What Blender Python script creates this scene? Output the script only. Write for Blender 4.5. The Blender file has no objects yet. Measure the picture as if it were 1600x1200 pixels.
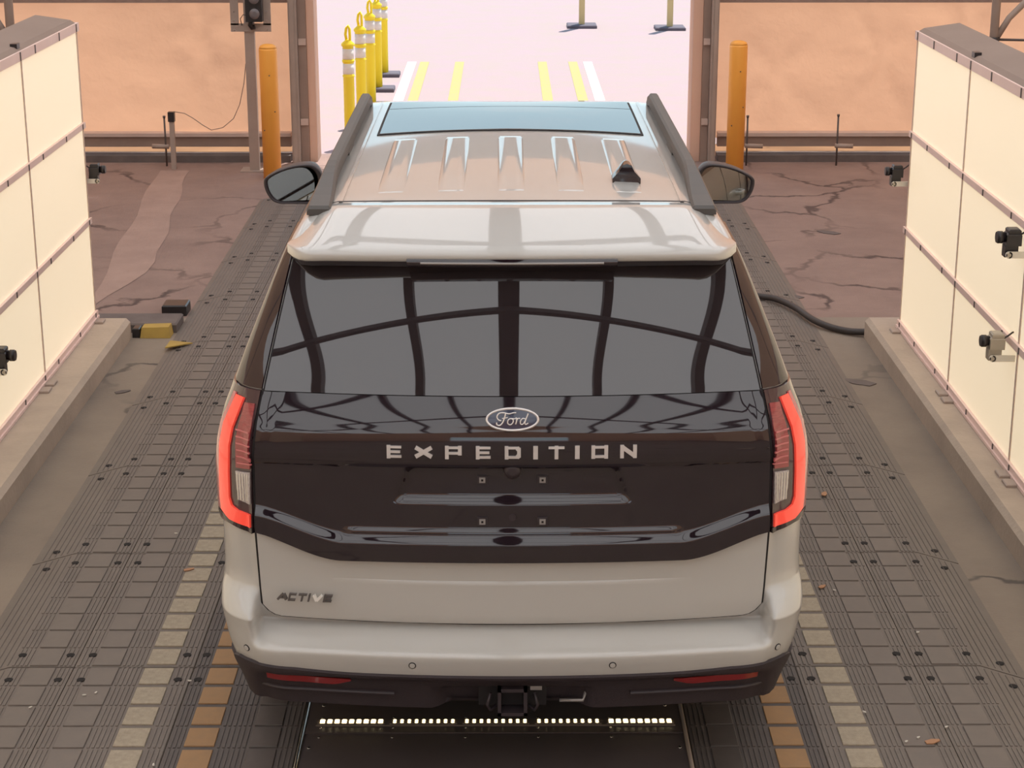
import bpy, bmesh, math, random
import numpy as np
from mathutils import Vector
random.seed(4); rng = np.random.default_rng(4)
SC = bpy.context.scene
COL = SC.collection
# ------------------------------------------------------------------ camera, sky, sun, exposure
cam = bpy.data.cameras.new('camera'); camo = bpy.data.objects.new('camera', cam); COL.objects.link(camo)
camo.location = (0, 0, 3.25)
camo.rotation_euler = (math.radians(90 - 17.2), 0, -12 / 2900.)
cam.sensor_width = 36; cam.lens = 36 * 2900 / 1600; cam.clip_end = 500
SC.camera = camo
vs = SC.view_settings
vs.view_transform = 'Standard'; vs.look = 'None'; vs.gamma = 1; vs.use_curve_mapping = False; vs.exposure = -0.10

world = bpy.data.worlds.new('sky'); SC.world = world; world.use_nodes = True
nt = world.node_tree; nt.nodes.clear()
def wn(t): return nt.nodes.new(t)
wo = wn('ShaderNodeOutputWorld'); bg = wn('ShaderNodeBackground'); tc = wn('ShaderNodeTexCoord')
sep = wn('ShaderNodeSeparateXYZ'); rp = wn('ShaderNodeValToRGB'); no = wn('ShaderNodeTexNoise'); rp2 = wn('ShaderNodeValToRGB'); mx = wn('ShaderNodeMixRGB')
nt.links.new(tc.outputs['Generated'], sep.inputs[0]); nt.links.new(sep.outputs[2], rp.inputs[0])
rp.color_ramp.elements[0].position = 0.0; rp.color_ramp.elements[0].color = (.72, .93, 1.0, 1)
rp.color_ramp.elements[1].position = 0.6; rp.color_ramp.elements[1].color = (.20, .38, .62, 1)
no.inputs['Scale'].default_value = 3.2; no.inputs['Detail'].default_value = 5
nt.links.new(tc.outputs['Generated'], no.inputs['Vector']); nt.links.new(no.outputs[0], rp2.inputs[0])
rp2.color_ramp.elements[0].position = .5; rp2.color_ramp.elements[0].color = (0, 0, 0, 1)
rp2.color_ramp.elements[1].position = .7; rp2.color_ramp.elements[1].color = (1, 1, 1, 1)
nt.links.new(rp2.outputs[0], mx.inputs[0]); nt.links.new(rp.outputs[0], mx.inputs[1]); mx.inputs[2].default_value = (.95, .93, .95, 1)
nt.links.new(mx.outputs[0], bg.inputs[0]); bg.inputs[1].default_value = 1.55; nt.links.new(bg.outputs[0], wo.inputs[0])

sun = bpy.data.lights.new('sun', 'SUN'); sun.energy = 7.0; sun.angle = math.radians(.6); sun.color = (1, .95, .9)
suno = bpy.data.objects.new('sun', sun); COL.objects.link(suno)
el, az = math.radians(70), math.radians(27)     # high sun in front of the tent, a little to the right
sd = Vector((math.cos(el) * math.sin(az), math.cos(el) * math.cos(az), math.sin(el)))
suno.rotation_euler = sd.to_track_quat('Z', 'Y').to_euler(); suno.location = (8, 30, 40)

# ------------------------------------------------------------------ materials
MATS = {}
def mat(name, col, rough=.6, metal=0., ior=1.5, emit=None, est=0., noise=None, bump=None, coat=0., trans=None, spec=.5):
    """noise=(scale, other colour, amount, detail[, stretch]) ; bump=(scale, strength)"""
    m = bpy.data.materials.new(name); m.use_nodes = True; t = m.node_tree; b = t.nodes['Principled BSDF']
    b.inputs['Base Color'].default_value = (*col, 1); b.inputs['Roughness'].default_value = rough
    b.inputs['Metallic'].default_value = metal; b.inputs['IOR'].default_value = ior
    b.inputs['Coat Weight'].default_value = coat; b.inputs['Coat Roughness'].default_value = .03
    b.inputs['Specular IOR Level'].default_value = spec
    if emit: b.inputs['Emission Color'].default_value = (*emit, 1); b.inputs['Emission Strength'].default_value = est
    co = t.nodes.new('ShaderNodeTexCoord').outputs['Object']
    if noise:
        n = t.nodes.new('ShaderNodeTexNoise'); n.inputs['Scale'].default_value = noise[0]; n.inputs['Detail'].default_value = noise[3]
        n.inputs['Roughness'].default_value = .65
        src = co
        if len(noise) > 4:
            mp = t.nodes.new('ShaderNodeMapping'); mp.inputs['Scale'].default_value = noise[4]; t.links.new(co, mp.inputs[0]); src = mp.outputs[0]
        t.links.new(src, n.inputs['Vector'])
        r = t.nodes.new('ShaderNodeValToRGB'); r.color_ramp.elements[0].position = .35; r.color_ramp.elements[1].position = .68
        r.color_ramp.elements[0].color = (*col, 1)
        r.color_ramp.elements[1].color = (*[c * (1 - noise[2]) + d * noise[2] for c, d in zip(col, noise[1])], 1)
        t.links.new(n.outputs[0], r.inputs[0]); t.links.new(r.outputs[0], b.inputs['Base Color'])
    if bump:
        n2 = t.nodes.new('ShaderNodeTexNoise'); n2.inputs['Scale'].default_value = bump[0]; n2.inputs['Detail'].default_value = 6
        t.links.new(co, n2.inputs['Vector']); bp = t.nodes.new('ShaderNodeBump'); bp.inputs['Strength'].default_value = bump[1]; bp.inputs['Distance'].default_value = bump[2] if len(bump) > 2 else .01
        t.links.new(n2.outputs[0], bp.inputs['Height']); t.links.new(bp.outputs[0], b.inputs['Normal'])
    if trans:
        tr = t.nodes.new('ShaderNodeBsdfTranslucent'); tr.inputs[0].default_value = (*trans[0], 1)
        ms = t.nodes.new('ShaderNodeMixShader'); ms.inputs[0].default_value = trans[1]
        t.links.new(b.outputs[0], ms.inputs[1]); t.links.new(tr.outputs[0], ms.inputs[2])
        t.links.new(ms.outputs[0], t.nodes['Material Output'].inputs[0])
        if bump: t.links.new(bp.outputs[0], tr.inputs['Normal'])
    MATS[name] = m; return m
def cracks(m, scale, col, width):
    """thin dark crack network (voronoi cell borders, warped) and mottling over a material's base colour"""
    t = m.node_tree; b = t.nodes['Principled BSDF']; old = b.inputs['Base Color'].links[0].from_socket
    co = t.nodes.new('ShaderNodeTexCoord').outputs['Object']
    n = t.nodes.new('ShaderNodeTexNoise'); n.inputs['Scale'].default_value = 2.2; n.inputs['Detail'].default_value = 5; t.links.new(co, n.inputs['Vector'])
    ad = t.nodes.new('ShaderNodeMixRGB'); ad.blend_type = 'LINEAR_LIGHT'; ad.inputs[0].default_value = .35; t.links.new(co, ad.inputs[1]); t.links.new(n.outputs['Color'], ad.inputs[2])
    v = t.nodes.new('ShaderNodeTexVoronoi'); v.feature = 'DISTANCE_TO_EDGE'; v.inputs['Scale'].default_value = scale; t.links.new(ad.outputs[0], v.inputs['Vector'])
    r = t.nodes.new('ShaderNodeValToRGB'); r.color_ramp.elements[0].position = width * .3; r.color_ramp.elements[0].color = (1, 1, 1, 1)
    r.color_ramp.elements[1].position = width; r.color_ramp.elements[1].color = (0, 0, 0, 1); t.links.new(v.outputs['Distance'], r.inputs[0])
    # cracks come and go over the surface
    n3 = t.nodes.new('ShaderNodeTexNoise'); n3.inputs['Scale'].default_value = .9; t.links.new(co, n3.inputs['Vector'])
    r3 = t.nodes.new('ShaderNodeValToRGB'); r3.color_ramp.elements[0].position = .4; r3.color_ramp.elements[1].position = .58; t.links.new(n3.outputs[0], r3.inputs[0])
    mu = t.nodes.new('ShaderNodeMixRGB'); mu.blend_type = 'MULTIPLY'; mu.inputs[0].default_value = 1; t.links.new(r.outputs[0], mu.inputs[1]); t.links.new(r3.outputs[0], mu.inputs[2])
    mi = t.nodes.new('ShaderNodeMixRGB'); t.links.new(mu.outputs[0], mi.inputs[0]); t.links.new(old, mi.inputs[1]); mi.inputs[2].default_value = (*col, 1)
    t.links.new(mi.outputs[0], b.inputs['Base Color'])

mat('paint', (.50, .485, .455), .32, ior=1.5, coat=1.0, noise=(900, (.54, .525, .495), .5, 1))
mat('gloss_black', (.0155, .009, .0135), .03, ior=1.8)
mat('privacy_glass', (.024, .018, .020), .015, ior=1.95)
mat('roof_glass', (.03, .03, .032), .01, ior=3.4)
mat('satin_black', (.036, .026, .030), .45)
mat('textured_black', (.042, .031, .035), .62, bump=(260, .25))
mat('seal_black', (.012, .009, .01), .7)
mat('rail_grey', (.075, .066, .06), .45)
mat('chrome', (.80, .76, .74), .22, metal=.45)
mat('badge_dark', (.13, .115, .11), .3, metal=.3)
mat('badge_grey', (.36, .335, .32), .3, metal=.3)
mat('emblem_blue', (.028, .035, .075), .12, coat=1.)
mat('lamp_red', (.88, .055, .035), .25, coat=1., emit=(1, .085, .05), est=.42)
mat('lens_red', (.36, .055, .06), .22, coat=1., noise=(60, (.2, .03, .035), .7, 2, (.4, 1, 6)))
mat('lens_rim', (.55, .13, .14), .15, coat=1.)
mat('lens_white', (.62, .56, .54), .2, coat=1., noise=(160, (.22, .17, .17), .8, 1, (5, 1, .5)))
mat('lens_smoke', (.055, .03, .035), .08, coat=1.)
mat('reflector_red', (.30, .02, .022), .2, coat=.6)
mat('mirror_glass', (.34, .35, .34), .01, metal=1.)
mat('tyre', (.025, .024, .024), .8)
mat('alloy', (.4, .4, .4), .3, metal=1.)
mat('mat_rubber', (.148, .121, .104), .62, noise=(5, (.178, .147, .126), .8, 8), bump=(120, .12))
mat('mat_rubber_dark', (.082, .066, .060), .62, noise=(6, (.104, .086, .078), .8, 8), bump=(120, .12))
mat('pad_dark', (.172, .141, .120), .6, noise=(9, (.148, .122, .108), .9, 6))
mat('pad_black', (.068, .055, .050), .5, noise=(9, (.090, .073, .066), .9, 6))
mat('pad_white', (.40, .335, .25), .75, noise=(40, (.30, .25, .19), .9, 8), bump=(180, .3))
mat('pad_orange', (.34, .19, .085), .7, noise=(14, (.27, .165, .085), .9, 8))
mat('hole_black', (.012, .009, .009), .9)
mat('concrete', (.50, .405, .325), .85, noise=(2.2, (.39, .315, .255), .9, 10), bump=(40, .3))
mat('floor_concrete', (.27, .218, .172), .8, noise=(1.1, (.20, .160, .130), .9, 10), bump=(60, .25))
cracks(MATS['floor_concrete'], .35, (.07, .056, .05), .012)
mat('floor_asphalt', (.315, .215, .180), .9, noise=(1.6, (.235, .158, .135), .9, 12), bump=(110, .5))
cracks(MATS['floor_asphalt'], .75, (.10, .064, .056), .028)
mat('worn_path', (.40, .275, .228), .9, noise=(3, (.33, .225, .19), .9, 10), bump=(90, .4))
mat('pavement', (.39, .288, .30), .95, noise=(2.2, (.375, .30, .262), .9, 12), bump=(90, .4))
mat('stripe_white', (.60, .56, .55), .8, noise=(14, (.5, .46, .46), .5, 8))
mat('stripe_yellow', (.42, .36, .10), .8, noise=(14, (.38, .32, .17), .8, 8))
mat('fabric_tan', (.62, .385, .245), .8, noise=(1.3, (.57, .35, .225), .8, 6), bump=(2.4, .7, .035), trans=((.80, .45, .27), .5))
mat('fabric_roof', (.72, .70, .67), .8, trans=((.84, .80, .76), .62))
mat('fabric_skirt', (.72, .43, .25), .8, bump=(9, .5), trans=((.9, .5, .27), .5))
mat('steel_grey', (.40, .315, .27), .5, metal=.0, noise=(3, (.33, .26, .22), .8, 6))
mat('steel_pale', (.60, .46, .40), .5, noise=(3, (.52, .40, .34), .8, 6))
mat('jamb_cloth', (.72, .55, .46), .7, trans=((.85, .62, .48), .5))
mat('steel_dark', (.10, .08, .075), .5)
mat('beam_brown', (.33, .235, .19), .75, noise=(2, (.27, .19, .155), .9, 6))
mat('beam_ceiling', (.075, .062, .06), .6)
mat('base_grey', (.16, .13, .12), .85, noise=(4, (.11, .085, .08), .9, 8))
mat('aluminium', (.88, .66, .60), .42, noise=(3, (.80, .60, .54), .7, 4))
mat('cap_brown', (.30, .22, .18), .7, noise=(1.5, (.26, .19, .155), .8, 6))
mat('diffuser', (.80, .74, .62), .5, emit=(1, .80, .53), est=.56)
mat('bollard_orange', (1.0, .45, .075), .42, noise=(2, (.97, .43, .075), .8, 5))
mat('delineator_yellow', (1.0, .80, .03), .5)
mat('reflective_band', (.8, .77, .72), .4)
mat('sign_pole', (.60, .47, .22), .5)
mat('rubber_base', (.11, .095, .115), .8)
mat('led', (1, .9, .7), .4, emit=(1, .78, .40), est=3.2)
mat('led_bright', (1, .9, .7), .4, emit=(1, .80, .42), est=5.)
mat('led_cover', (.16, .13, .11), .25)
mat('scanner_black', (.072, .057, .055), .38, noise=(3, (.092, .073, .070), .8, 6))
mat('steel_bright', (.62, .6, .58), .22, metal=1.)
mat('hazard_yellow', (.45, .30, .065), .75, noise=(6, (.36, .235, .06), .9, 8))
mat('hose_black', (.045, .036, .034), .5)
mat('camera_black', (.022, .018, .02), .35)
mat('bracket_white', (.72, .66, .56), .5)
mat('bracket_tan', (.42, .36, .28), .5)
mat('lens_grey', (.16, .14, .145), .25)
mat('leaf', (.42, .22, .12), .8)
mat('grit', (.6, .56, .5), .8)
M = MATS

# ------------------------------------------------------------------ helpers
def tag(o, label=None, cat=None, group=None, kind=None):
    if label: o['label'] = label
    if cat: o['category'] = cat
    if group: o['group'] = group
    if kind: o['kind'] = kind
    return o
def empty(name, loc, label, cat, group=None):
    o = bpy.data.objects.new(name, None); COL.objects.link(o); o.location = loc; o.empty_display_size = .1
    bpy.context.view_layer.update() if False else None
    return tag(o, label, cat, group)
def link(name, me, m, parent=None, loc=None):
    """mesh in world coordinates unless loc is given; parented without inverse: subtract the parent's location"""
    if m is not None and len(me.materials) == 0: me.materials.append(M[m])
    o = bpy.data.objects.new(name, me); COL.objects.link(o)
    if parent is not None: o.parent = parent
    if loc is not None: o.location = loc
    return o
class MB:
    def __init__(s): s.v = []; s.f = []; s.sm = []
    def add(s, vs_, fs, smooth=False):
        n = len(s.v); s.v += [tuple(map(float, p)) for p in vs_]; s.f += [tuple(i + n for i in q) for q in fs]; s.sm += [smooth] * len(fs); return s
    def box(s, x0, x1, y0, y1, z0, z1, ch=0.):
        if ch <= 0:
            v = [(x, y, z) for z in (z0, z1) for y in (y0, y1) for x in (x0, x1)]
            return s.add(v, [(0, 2, 3, 1), (4, 5, 7, 6), (0, 1, 5, 4), (2, 6, 7, 3), (0, 4, 6, 2), (1, 3, 7, 5)])
        # chamfered top edge
        v = [(x, y, z0) for y in (y0, y1) for x in (x0, x1)] + [(x, y, z1 - ch) for y in (y0, y1) for x in (x0, x1)] + \
            [(x, y, z1) for y in (y0 + ch, y1 - ch) for x in (x0 + ch, x1 - ch)]
        return s.add(v, [(0, 2, 3, 1), (0, 1, 5, 4), (1, 3, 7, 5), (3, 2, 6, 7), (2, 0, 4, 6), (4, 5, 9, 8), (5, 7, 11, 9), (7, 6, 10, 11), (6, 4, 8, 10), (8, 9, 11, 10)])
    def grid(s, P, smooth=True, flip=False, wrap=False):
        P = np.asarray(P, float); nu, nv = P.shape[:2]
        fs = []
        for i in range(nu - 1):
            for j in range(nv if wrap else nv - 1):
                k = (j + 1) % nv
                q = (i * nv + j, i * nv + k, (i + 1) * nv + k, (i + 1) * nv + j)
                fs.append(q[::-1] if flip else q)
        return s.add(P.reshape(-1, 3), fs, smooth)
    def tube(s, pts, r, n=8, cap=True, smooth=True):
        pts = [Vector(p) for p in pts]; rs = r if isinstance(r, (list, tuple)) else [r] * len(pts)
        rings = []; up = Vector((0, 0, 1)); prev = None
        for i, p in enumerate(pts):
            d = (pts[min(i + 1, len(pts) - 1)] - pts[max(i - 1, 0)]).normalized()
            a = prev if prev is not None else (up.cross(d) if abs(d.dot(up)) < .95 else Vector((1, 0, 0)).cross(d))
            a = (a - d * a.dot(d)).normalized(); prev = a; b = d.cross(a)
            rings.append([p + (a * math.cos(t) + b * math.sin(t)) * rs[i] for t in [2 * math.pi * k / n for k in range(n)]])
        base = len(s.v); s.grid([[tuple(q) for q in rg] for rg in rings], smooth, wrap=True)
        if cap:
            s.f.append(tuple(base + k for k in range(n))[::-1]); s.sm.append(False)
            L = base + (len(pts) - 1) * n; s.f.append(tuple(L + k for k in range(n))); s.sm.append(False)
        return s
    def lathe(s, c, prof, n=20, axis='z', smooth=True):
        """prof = [(radius, height)]"""
        rg = []
        for r, h in prof:
            ring = []
            for k in range(n):
                a = 2 * math.pi * k / n; x, y = r * math.cos(a), r * math.sin(a)
                ring.append({'z': (c[0] + x, c[1] + y, c[2] + h), 'x': (c[0] + h, c[1] + x, c[2] + y), 'y': (c[0] + x, c[1] + h, c[2] - y)}[axis])
            rg.append(ring)
        base = len(s.v); s.grid(rg, smooth, wrap=True)
        s.f.append(tuple(base + k for k in range(n))[::-1]); s.sm.append(False)
        L = base + (len(prof) - 1) * n; s.f.append(tuple(L + k for k in range(n))); s.sm.append(False)
        return s
    def extrude(s, poly, d0, d1, axis='y'):
        """poly in the two other axes, extruded along axis"""
        n = len(poly)
        def p(a, b, d): return {'y': (a, d, b), 'x': (d, a, b), 'z': (a, b, d)}[axis]
        v = [p(a, b, d0) for a, b in poly] + [p(a, b, d1) for a, b in poly]
        return s.add(v, [tuple(range(n)), tuple(range(n, 2 * n))[::-1]] + [(i, n + i, n + (i + 1) % n, (i + 1) % n) for i in range(n)])
    def mesh(s, name):
        me = bpy.data.meshes.new(name); me.from_pydata(s.v, [], s.f); me.polygons.foreach_set('use_smooth', s.sm)
        bm = bmesh.new(); bm.from_mesh(me); bmesh.ops.recalc_face_normals(bm, faces=bm.faces); bm.to_mesh(me); bm.free()
        return me
    def obj(s, name, m, parent=None, loc=None): return link(name, s.mesh(name), m, parent, loc)
def thing(name, mb, m, label, cat, group=None, loc=None):
    return tag(mb.obj(name, m, None, loc), label, cat, group)
def structure(name, mb, m, parent=None):
    o = mb.obj(name, m, parent)
    if parent is None: o['kind'] = 'structure'
    return o
def sstep(a, b, x):
    t = np.clip((np.asarray(x, float) - a) / (b - a), 0, 1); return t * t * (3 - 2 * t)

# ------------------------------------------------------------------ floor, pavement, tent
LC = -.04                                  # lane centre line
X0, X1, YB, YF = -7.2, 7.2, -14., 17.95    # tent extents
structure('floor', MB().box(X0, X1, YB, 12.0, -.3, 0), 'floor_concrete')
structure('floor_far', MB().box(X0, X1, 12.0, YF + .25, -.3, 0.), 'floor_asphalt')
tag(MB().box(-60, 60, YF + .25, 140, -.3, 0).obj('pavement', 'pavement'), kind='structure')
# lighter worn path at the left of the mats
pth = MB(); yy = np.linspace(12.25, 17.3, 16)
wob = [(.02 * math.sin(3 * a), .02 * math.cos(4.3 * a)) for a in yy]
pth.grid([[(-2.98 - .02 * (y - 14) * 4 / 4 + w[0] - .06 * (y - 13.8), y, .003), (-2.64 + w[1] - .095 * (y - 13.8) - .32 * max(0, 13.5 - y) / 1.25, y, .003)] for y, w in zip(yy, wob)])
structure('trim_1', pth, 'worn_path')

def fabric(x0, x1, z0, z1, y, nx, nz, seed, amp=.03):
    r = np.random.default_rng(seed); ks = [(r.uniform(.6, 3.2), r.uniform(.4, 3.), r.uniform(0, 6.3), r.uniform(.3, 1)) for _ in range(9)]
    # star shaped creases pulled from a few anchor points
    cr = [(r.uniform(x0, x1), r.uniform(z0, min(z1, z0 + 1.6)), r.uniform(0, 6.3), int(r.integers(4, 7))) for _ in range(5)]
    P = []
    for z in np.linspace(z0, z1, nz):
        row = []
        for x in np.linspace(x0, x1, nx):
            d = sum(a * math.sin(kx * x + kz * z + p) for kx, kz, p, a in ks) / 4
            for cx, cz, p, n in cr:
                rr = math.hypot(x - cx, z - cz); th = math.atan2(z - cz, x - cx)
                d += .8 * math.exp(-rr * 1.4) * abs(math.sin(n * th / 2 + p)) ** 6
            edge = min(1, (x - x0) * 6 + .15, (x1 - x) * 6 + .15)
            row.append((x, y - amp * d * edge, z))
        P.append(row)
    return MB().grid(P)
EV, RDG = 5.9, 6.35                          # eaves and ridge heights
OH = 3.62                                   # opening height
structure('wall_front_left', fabric(X0, -1.98, .20, EV, YF, 120, 70, 3), 'fabric_tan')
structure('wall_front_right', fabric(2.0, X1, .20, EV, YF, 120, 70, 8), 'fabric_tan')
gab = MB().add([(-1.98, YF, OH + .25), (2.0, YF, OH + .25), (2.0, YF, EV), (-1.98, YF, EV)], [(0, 1, 2, 3)])
gab.add([(X0, YF, EV), (X1, YF, EV), (0, YF, RDG)], [(0, 1, 2)])
structure('wall_front_gable', gab, 'fabric_tan')
for nm, a, b in (('left', X0, -2.02), ('right', 2.02, X1)):
    structure('trim_skirt_' + nm, fabric(a, b, .02, .135, YF + .02, 60, 4, 5, .02), 'fabric_skirt')
for nm, a, b in (('left', X0, -2.04), ('right', 2.04, X1)):
    structure('trim_hem_' + nm, MB().box(a, b, YF - .075, YF - .055, 1.50, 1.56), 'beam_brown')
# tent roof: two slopes of white cloth, and side / rear cloths
for nm, xs in (('left', (X0, 0)), ('right', (0, X1))):
    P = [[(x, y, RDG - (RDG - EV) * abs(x) / 7.2 - .10 * math.sin(math.pi * abs(x) / 7.2)) for x in np.linspace(*xs, 12)] for y in np.linspace(YB, YF, 30)]
    structure('ceiling_' + nm, MB().grid(P), 'fabric_roof')
for nm, x in (('left', X0), ('right', X1)):
    structure('wall_' + nm, MB().add([(x, YB, 0), (x, YF, 0), (x, YF, EV), (x, YB, EV)], [(0, 1, 2, 3)]), 'fabric_tan')
rear = MB().add([(X0, YB, 0), (-2.0, YB, 0), (-2.0, YB, EV), (X0, YB, EV), (2.0, YB, 0), (X1, YB, 0), (X1, YB, EV), (2.0, YB, EV), (-2.0, YB, 3.6), (2.0, YB, 3.6), (0, YB, RDG)],
                [(0, 1, 2, 3), (4, 5, 6, 7), (8, 9, 7, 2), (3, 6, 10)])
structure('wall_rear', rear, 'fabric_tan')
tag(MB().box(-60, 60, -60, YB, -.3, 0).obj('pavement_rear', 'pavement'), kind='structure')
def zc(x): return RDG - (RDG - EV) * abs(x) / 7.2 - .10 * math.sin(math.pi * abs(x) / 7.2)
for x, w in ((0, .15), (-1.36, .06), (1.36, .06), (-2.72, .06), (2.72, .06), (-4.1, .06), (4.1, .06), (-5.6, .06), (5.6, .06)):
    structure('trim_purlin', MB().box(x - w, x + w, YB, YF - .05, zc(x) - .16, zc(x) - .04), 'beam_ceiling')
for y in (-8.6, -3.1, 2.4, 7.9, 13.4):
    m = MB(); P = []
    for x in np.linspace(X0 + .1, X1 - .1, 25):
        z = zc(x) - .17; P.append([(x, y - .045, z), (x, y + .045, z), (x, y + .045, z - .12), (x, y - .045, z - .12)])
    structure('trim_rafter', m.grid(P, smooth=False, wrap=True), 'beam_ceiling')
    for sx in (-1, 1):
        structure('trim_column', MB().box(sx * 7.05 - .08, sx * 7.05 + .08, y - .08, y + .08, 0, EV - .1), 'steel_grey')
# door frame: grey post, slot, pale outer post on each side of the opening, header over it
for s, xs in ((-1, (-2.03, -1.955, -1.875, -1.80)), (1, (2.02, 1.955, 1.885, 1.79))):
    a, b, c, d = xs
    lo = lambda p, q: (min(p, q), max(p, q))
    structure('trim_door_post', MB().box(*lo(a, b), YF - .30, YF - .16, 0, OH + .3).box(*lo(a + s * -.012, b + s * .02), YF - .31, YF - .305, 0, OH), 'steel_grey')
    structure('trim_door_track', MB().box(*lo(b - s * .003, c), YF - .20, YF - .08, 0, OH + .3), 'beam_brown')
    structure('trim_door_jamb', MB().box(*lo(c - s * .003, d), YF - .18, YF + .16, 0, OH + .3), 'jamb_cloth')
    for z in (.36, 1.12, 2.0, 2.9):
        structure('trim_door_clip', MB().box(*lo(b - s * .005, c + s * .004), YF - .225, YF - .19, z, z + .06), 'steel_pale')
structure('trim_header', MB().box(-2.05, 2.05, YF - .32, YF + .1, OH, OH + .3), 'steel_grey')
# ground beam, its shadowed trough and base kerb along the cloth walls
for nm, a, b in (('left', X0 + .05, -2.06), ('right', 2.06, X1 - .05)):
    structure('baseboard_beam_' + nm, MB().box(a, b, YF - .12, YF - .03, .135, .235), 'beam_brown')
    structure('trim_cap_' + nm, MB().box(a, b, YF - .15, YF - .02, .236, .27), 'steel_pale')
    structure('baseboard_' + nm, MB().box(a, b, YF - .22, YF + .1, 0, .065), 'base_grey')

# ------------------------------------------------------------------ outside: stripes, delineators, sign posts
def stripe(pts, m, label):
    thing('painted_stripe', MB().extrude(pts, 0.0, .004, 'z'), m, label, 'road marking', 'stripes painted on the pavement outside')
for xa, m, lb in ((-1.30, 'stripe_white', 'white stripe painted on the pavement beside the yellow delineator posts'),
                  (1.06, 'stripe_white', 'white stripe painted on the pavement on the side away from the yellow delineators'),
                  (-1.13, 'stripe_yellow', 'yellow stripe on the pavement next to the white stripe by the delineators'),
                  (-.66, 'stripe_yellow', 'inner yellow stripe on the pavement on the delineator side'),
                  (.45, 'stripe_yellow', 'inner yellow stripe on the pavement on the side away from the delineators'),
                  (.86, 'stripe_yellow', 'yellow stripe on the pavement next to the white stripe away from the delineators')):
    stripe([(xa, 18.6), (xa + .12, 18.6), (xa + .12, 25.17), (xa, 25.17)], m, lb)
def delineator(x, y, last):
    o = empty('delineator_post', (x, y, 0), 'yellow delineator post with white bands, ' + last, 'delineator', 'yellow delineator posts beside the exit lane')
    MB().box(-.11, .20, -.15, .15, 0, .05, .012).obj('base', 'rubber_base', o)
    MB().lathe((0, 0, 0), [(.055, .04), (.055, .70), (.062, .705), (.062, .715), (.055, .72), (.055, 1.0), (.066, 1.005), (.066, 1.03), (.03, 1.06), (.03, 1.065)], 16).obj('tube', 'delineator_yellow', o)
    for z in (.73, .875): MB().lathe((0, 0, z), [(.0565, 0), (.0565, .105)], 16).obj('reflective_band', 'reflective_band', o)
    MB().lathe((0, 0, .848), [(.062, 0), (.062, .022)], 16).obj('ring', 'delineator_yellow', o)
    MB().tube([(-.01, 0, 1.05), (-.022, 0, 1.12), (-.012, 0, 1.18), (.006, 0, 1.205), (.02, 0, 1.17), (.022, 0, 1.10), (.02, 0, 1.05)], .014, 8).obj('handle', 'delineator_yellow', o)
for x, y, w_ in ((-1.554, 18.62, 'nearest the doorway'), (-1.53, 19.9, 'second from the doorway'), (-1.518, 21.2, 'third from the doorway'), (-1.526, 22.5, 'fourth from the doorway'), (-1.532, 23.8, 'farthest from the doorway')): delineator(x, y, w_)
for x, y, lb in ((1.21, 29.35, 'thin yellow sign post on a square black base, standing opposite the stripes'),
                 (2.56, 29.05, 'thin yellow sign post on a square black base, farther to the tent post side')):
    o = empty('sign_post', (x, y, 0), lb, 'sign post', 'sign posts out on the pavement')
    MB().box(-.23, .23, -.22, .22, 0, .05, .012).obj('base', 'rubber_base', o)
    MB().box(-.045, .045, -.045, .045, .045, 2.0).obj('pole', 'sign_pole', o)

# ------------------------------------------------------------------ bollards, signal, rods
for x, y, lb in ((-2.14, 16.95, 'orange steel bollard between the signal pole and the door post'), (2.155, 17.2, 'orange steel bollard on the doorway side away from the signal pole')):
    o = empty('bollard', (x, y, 0), lb, 'bollard', 'orange bollards at the doorway')
    MB().lathe((0, 0, 0), [(.083, 0), (.083, 1.17), (.081, 1.185)], 28).obj('post', 'bollard_orange', o)
    MB().lathe((0, 0, 1.185), [(.081, 0), (.072, .022), (.045, .036), (.01, .041)], 28).obj('cap', 'bollard_orange', o)
    for a, z in ((-.9, .62), (-1.4, .95), (-2.2, .45)):
        MB().lathe((.0825 * math.cos(a), .0825 * math.sin(a), z), [(.006, -.005), (.006, .005)], 8).obj('chip', 'steel_dark', o)
sp = empty('traffic_signal', (-2.345, 17.3, 0), 'black traffic signal on a grey bracket plate and square grey pole', 'traffic light')
MB().box(-.13, .16, -.1, .14, 0, .012).obj('base_plate', 'steel_grey', sp)
MB().box(-.045, .045, -.035, .035, .01, 2.2).obj('pole', 'steel_grey', sp)
pl = MB()
for b in ((-.165, -.09, 1.36, 2.2), (.135, .205, 1.36, 2.2), (-.165, .205, 1.30, 1.375), (-.165, .205, 2.1, 2.2)): pl.box(b[0], b[1], -.05, -.038, b[2], b[3])
bp_ = pl.obj('bracket_plate', 'steel_grey', sp)
for x in (-.13, .17):
    for z in (1.315, 1.40, 1.48): MB().lathe((x, -.051, z), [(.006, -.004), (.006, .003)], 8, 'y').obj('bolt', 'steel_bright', bp_)
hs = MB().box(-.01, .14, -.17, -.05, 1.40, 1.98).obj('signal_housing', 'camera_black', sp)
for z in (1.475, 1.61, 1.745):
    MB().lathe((.075, -.17, z), [(.058, -.015), (.058, .0), (.05, .004)], 20, 'y').obj('bezel', 'camera_black', hs)
    MB().lathe((.075, -.19, z), [(.02, -.006), (.046, 0), (.05, .012)], 20, 'y').obj('lens', 'lens_grey', hs)
MB().tube([(.03, -.08, 1.42), (.02, -.09, 1.36), (.03, -.07, 1.34), (.06, -.07, 1.345)], .022, 8).obj('swivel', 'camera_black', sp)
MB().tube([(-.06, -.06, 1.36), (-.07, -.08, 1.42), (-.04, -.1, 1.46), (0, -.1, 1.45)], .004, 6).obj('signal_cord', 'hose_black', sp)
pw = empty('short_post', (-3.125, 17.4, 0), 'short grey post with black sensor head beside the cloth wall', 'post')
MB().box(-.022, .022, -.02, .02, 0, .45).obj('post', 'steel_grey', pw)
MB().box(-.03, .03, -.03, .03, .45, .54).obj('head', 'camera_black', pw)
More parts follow.
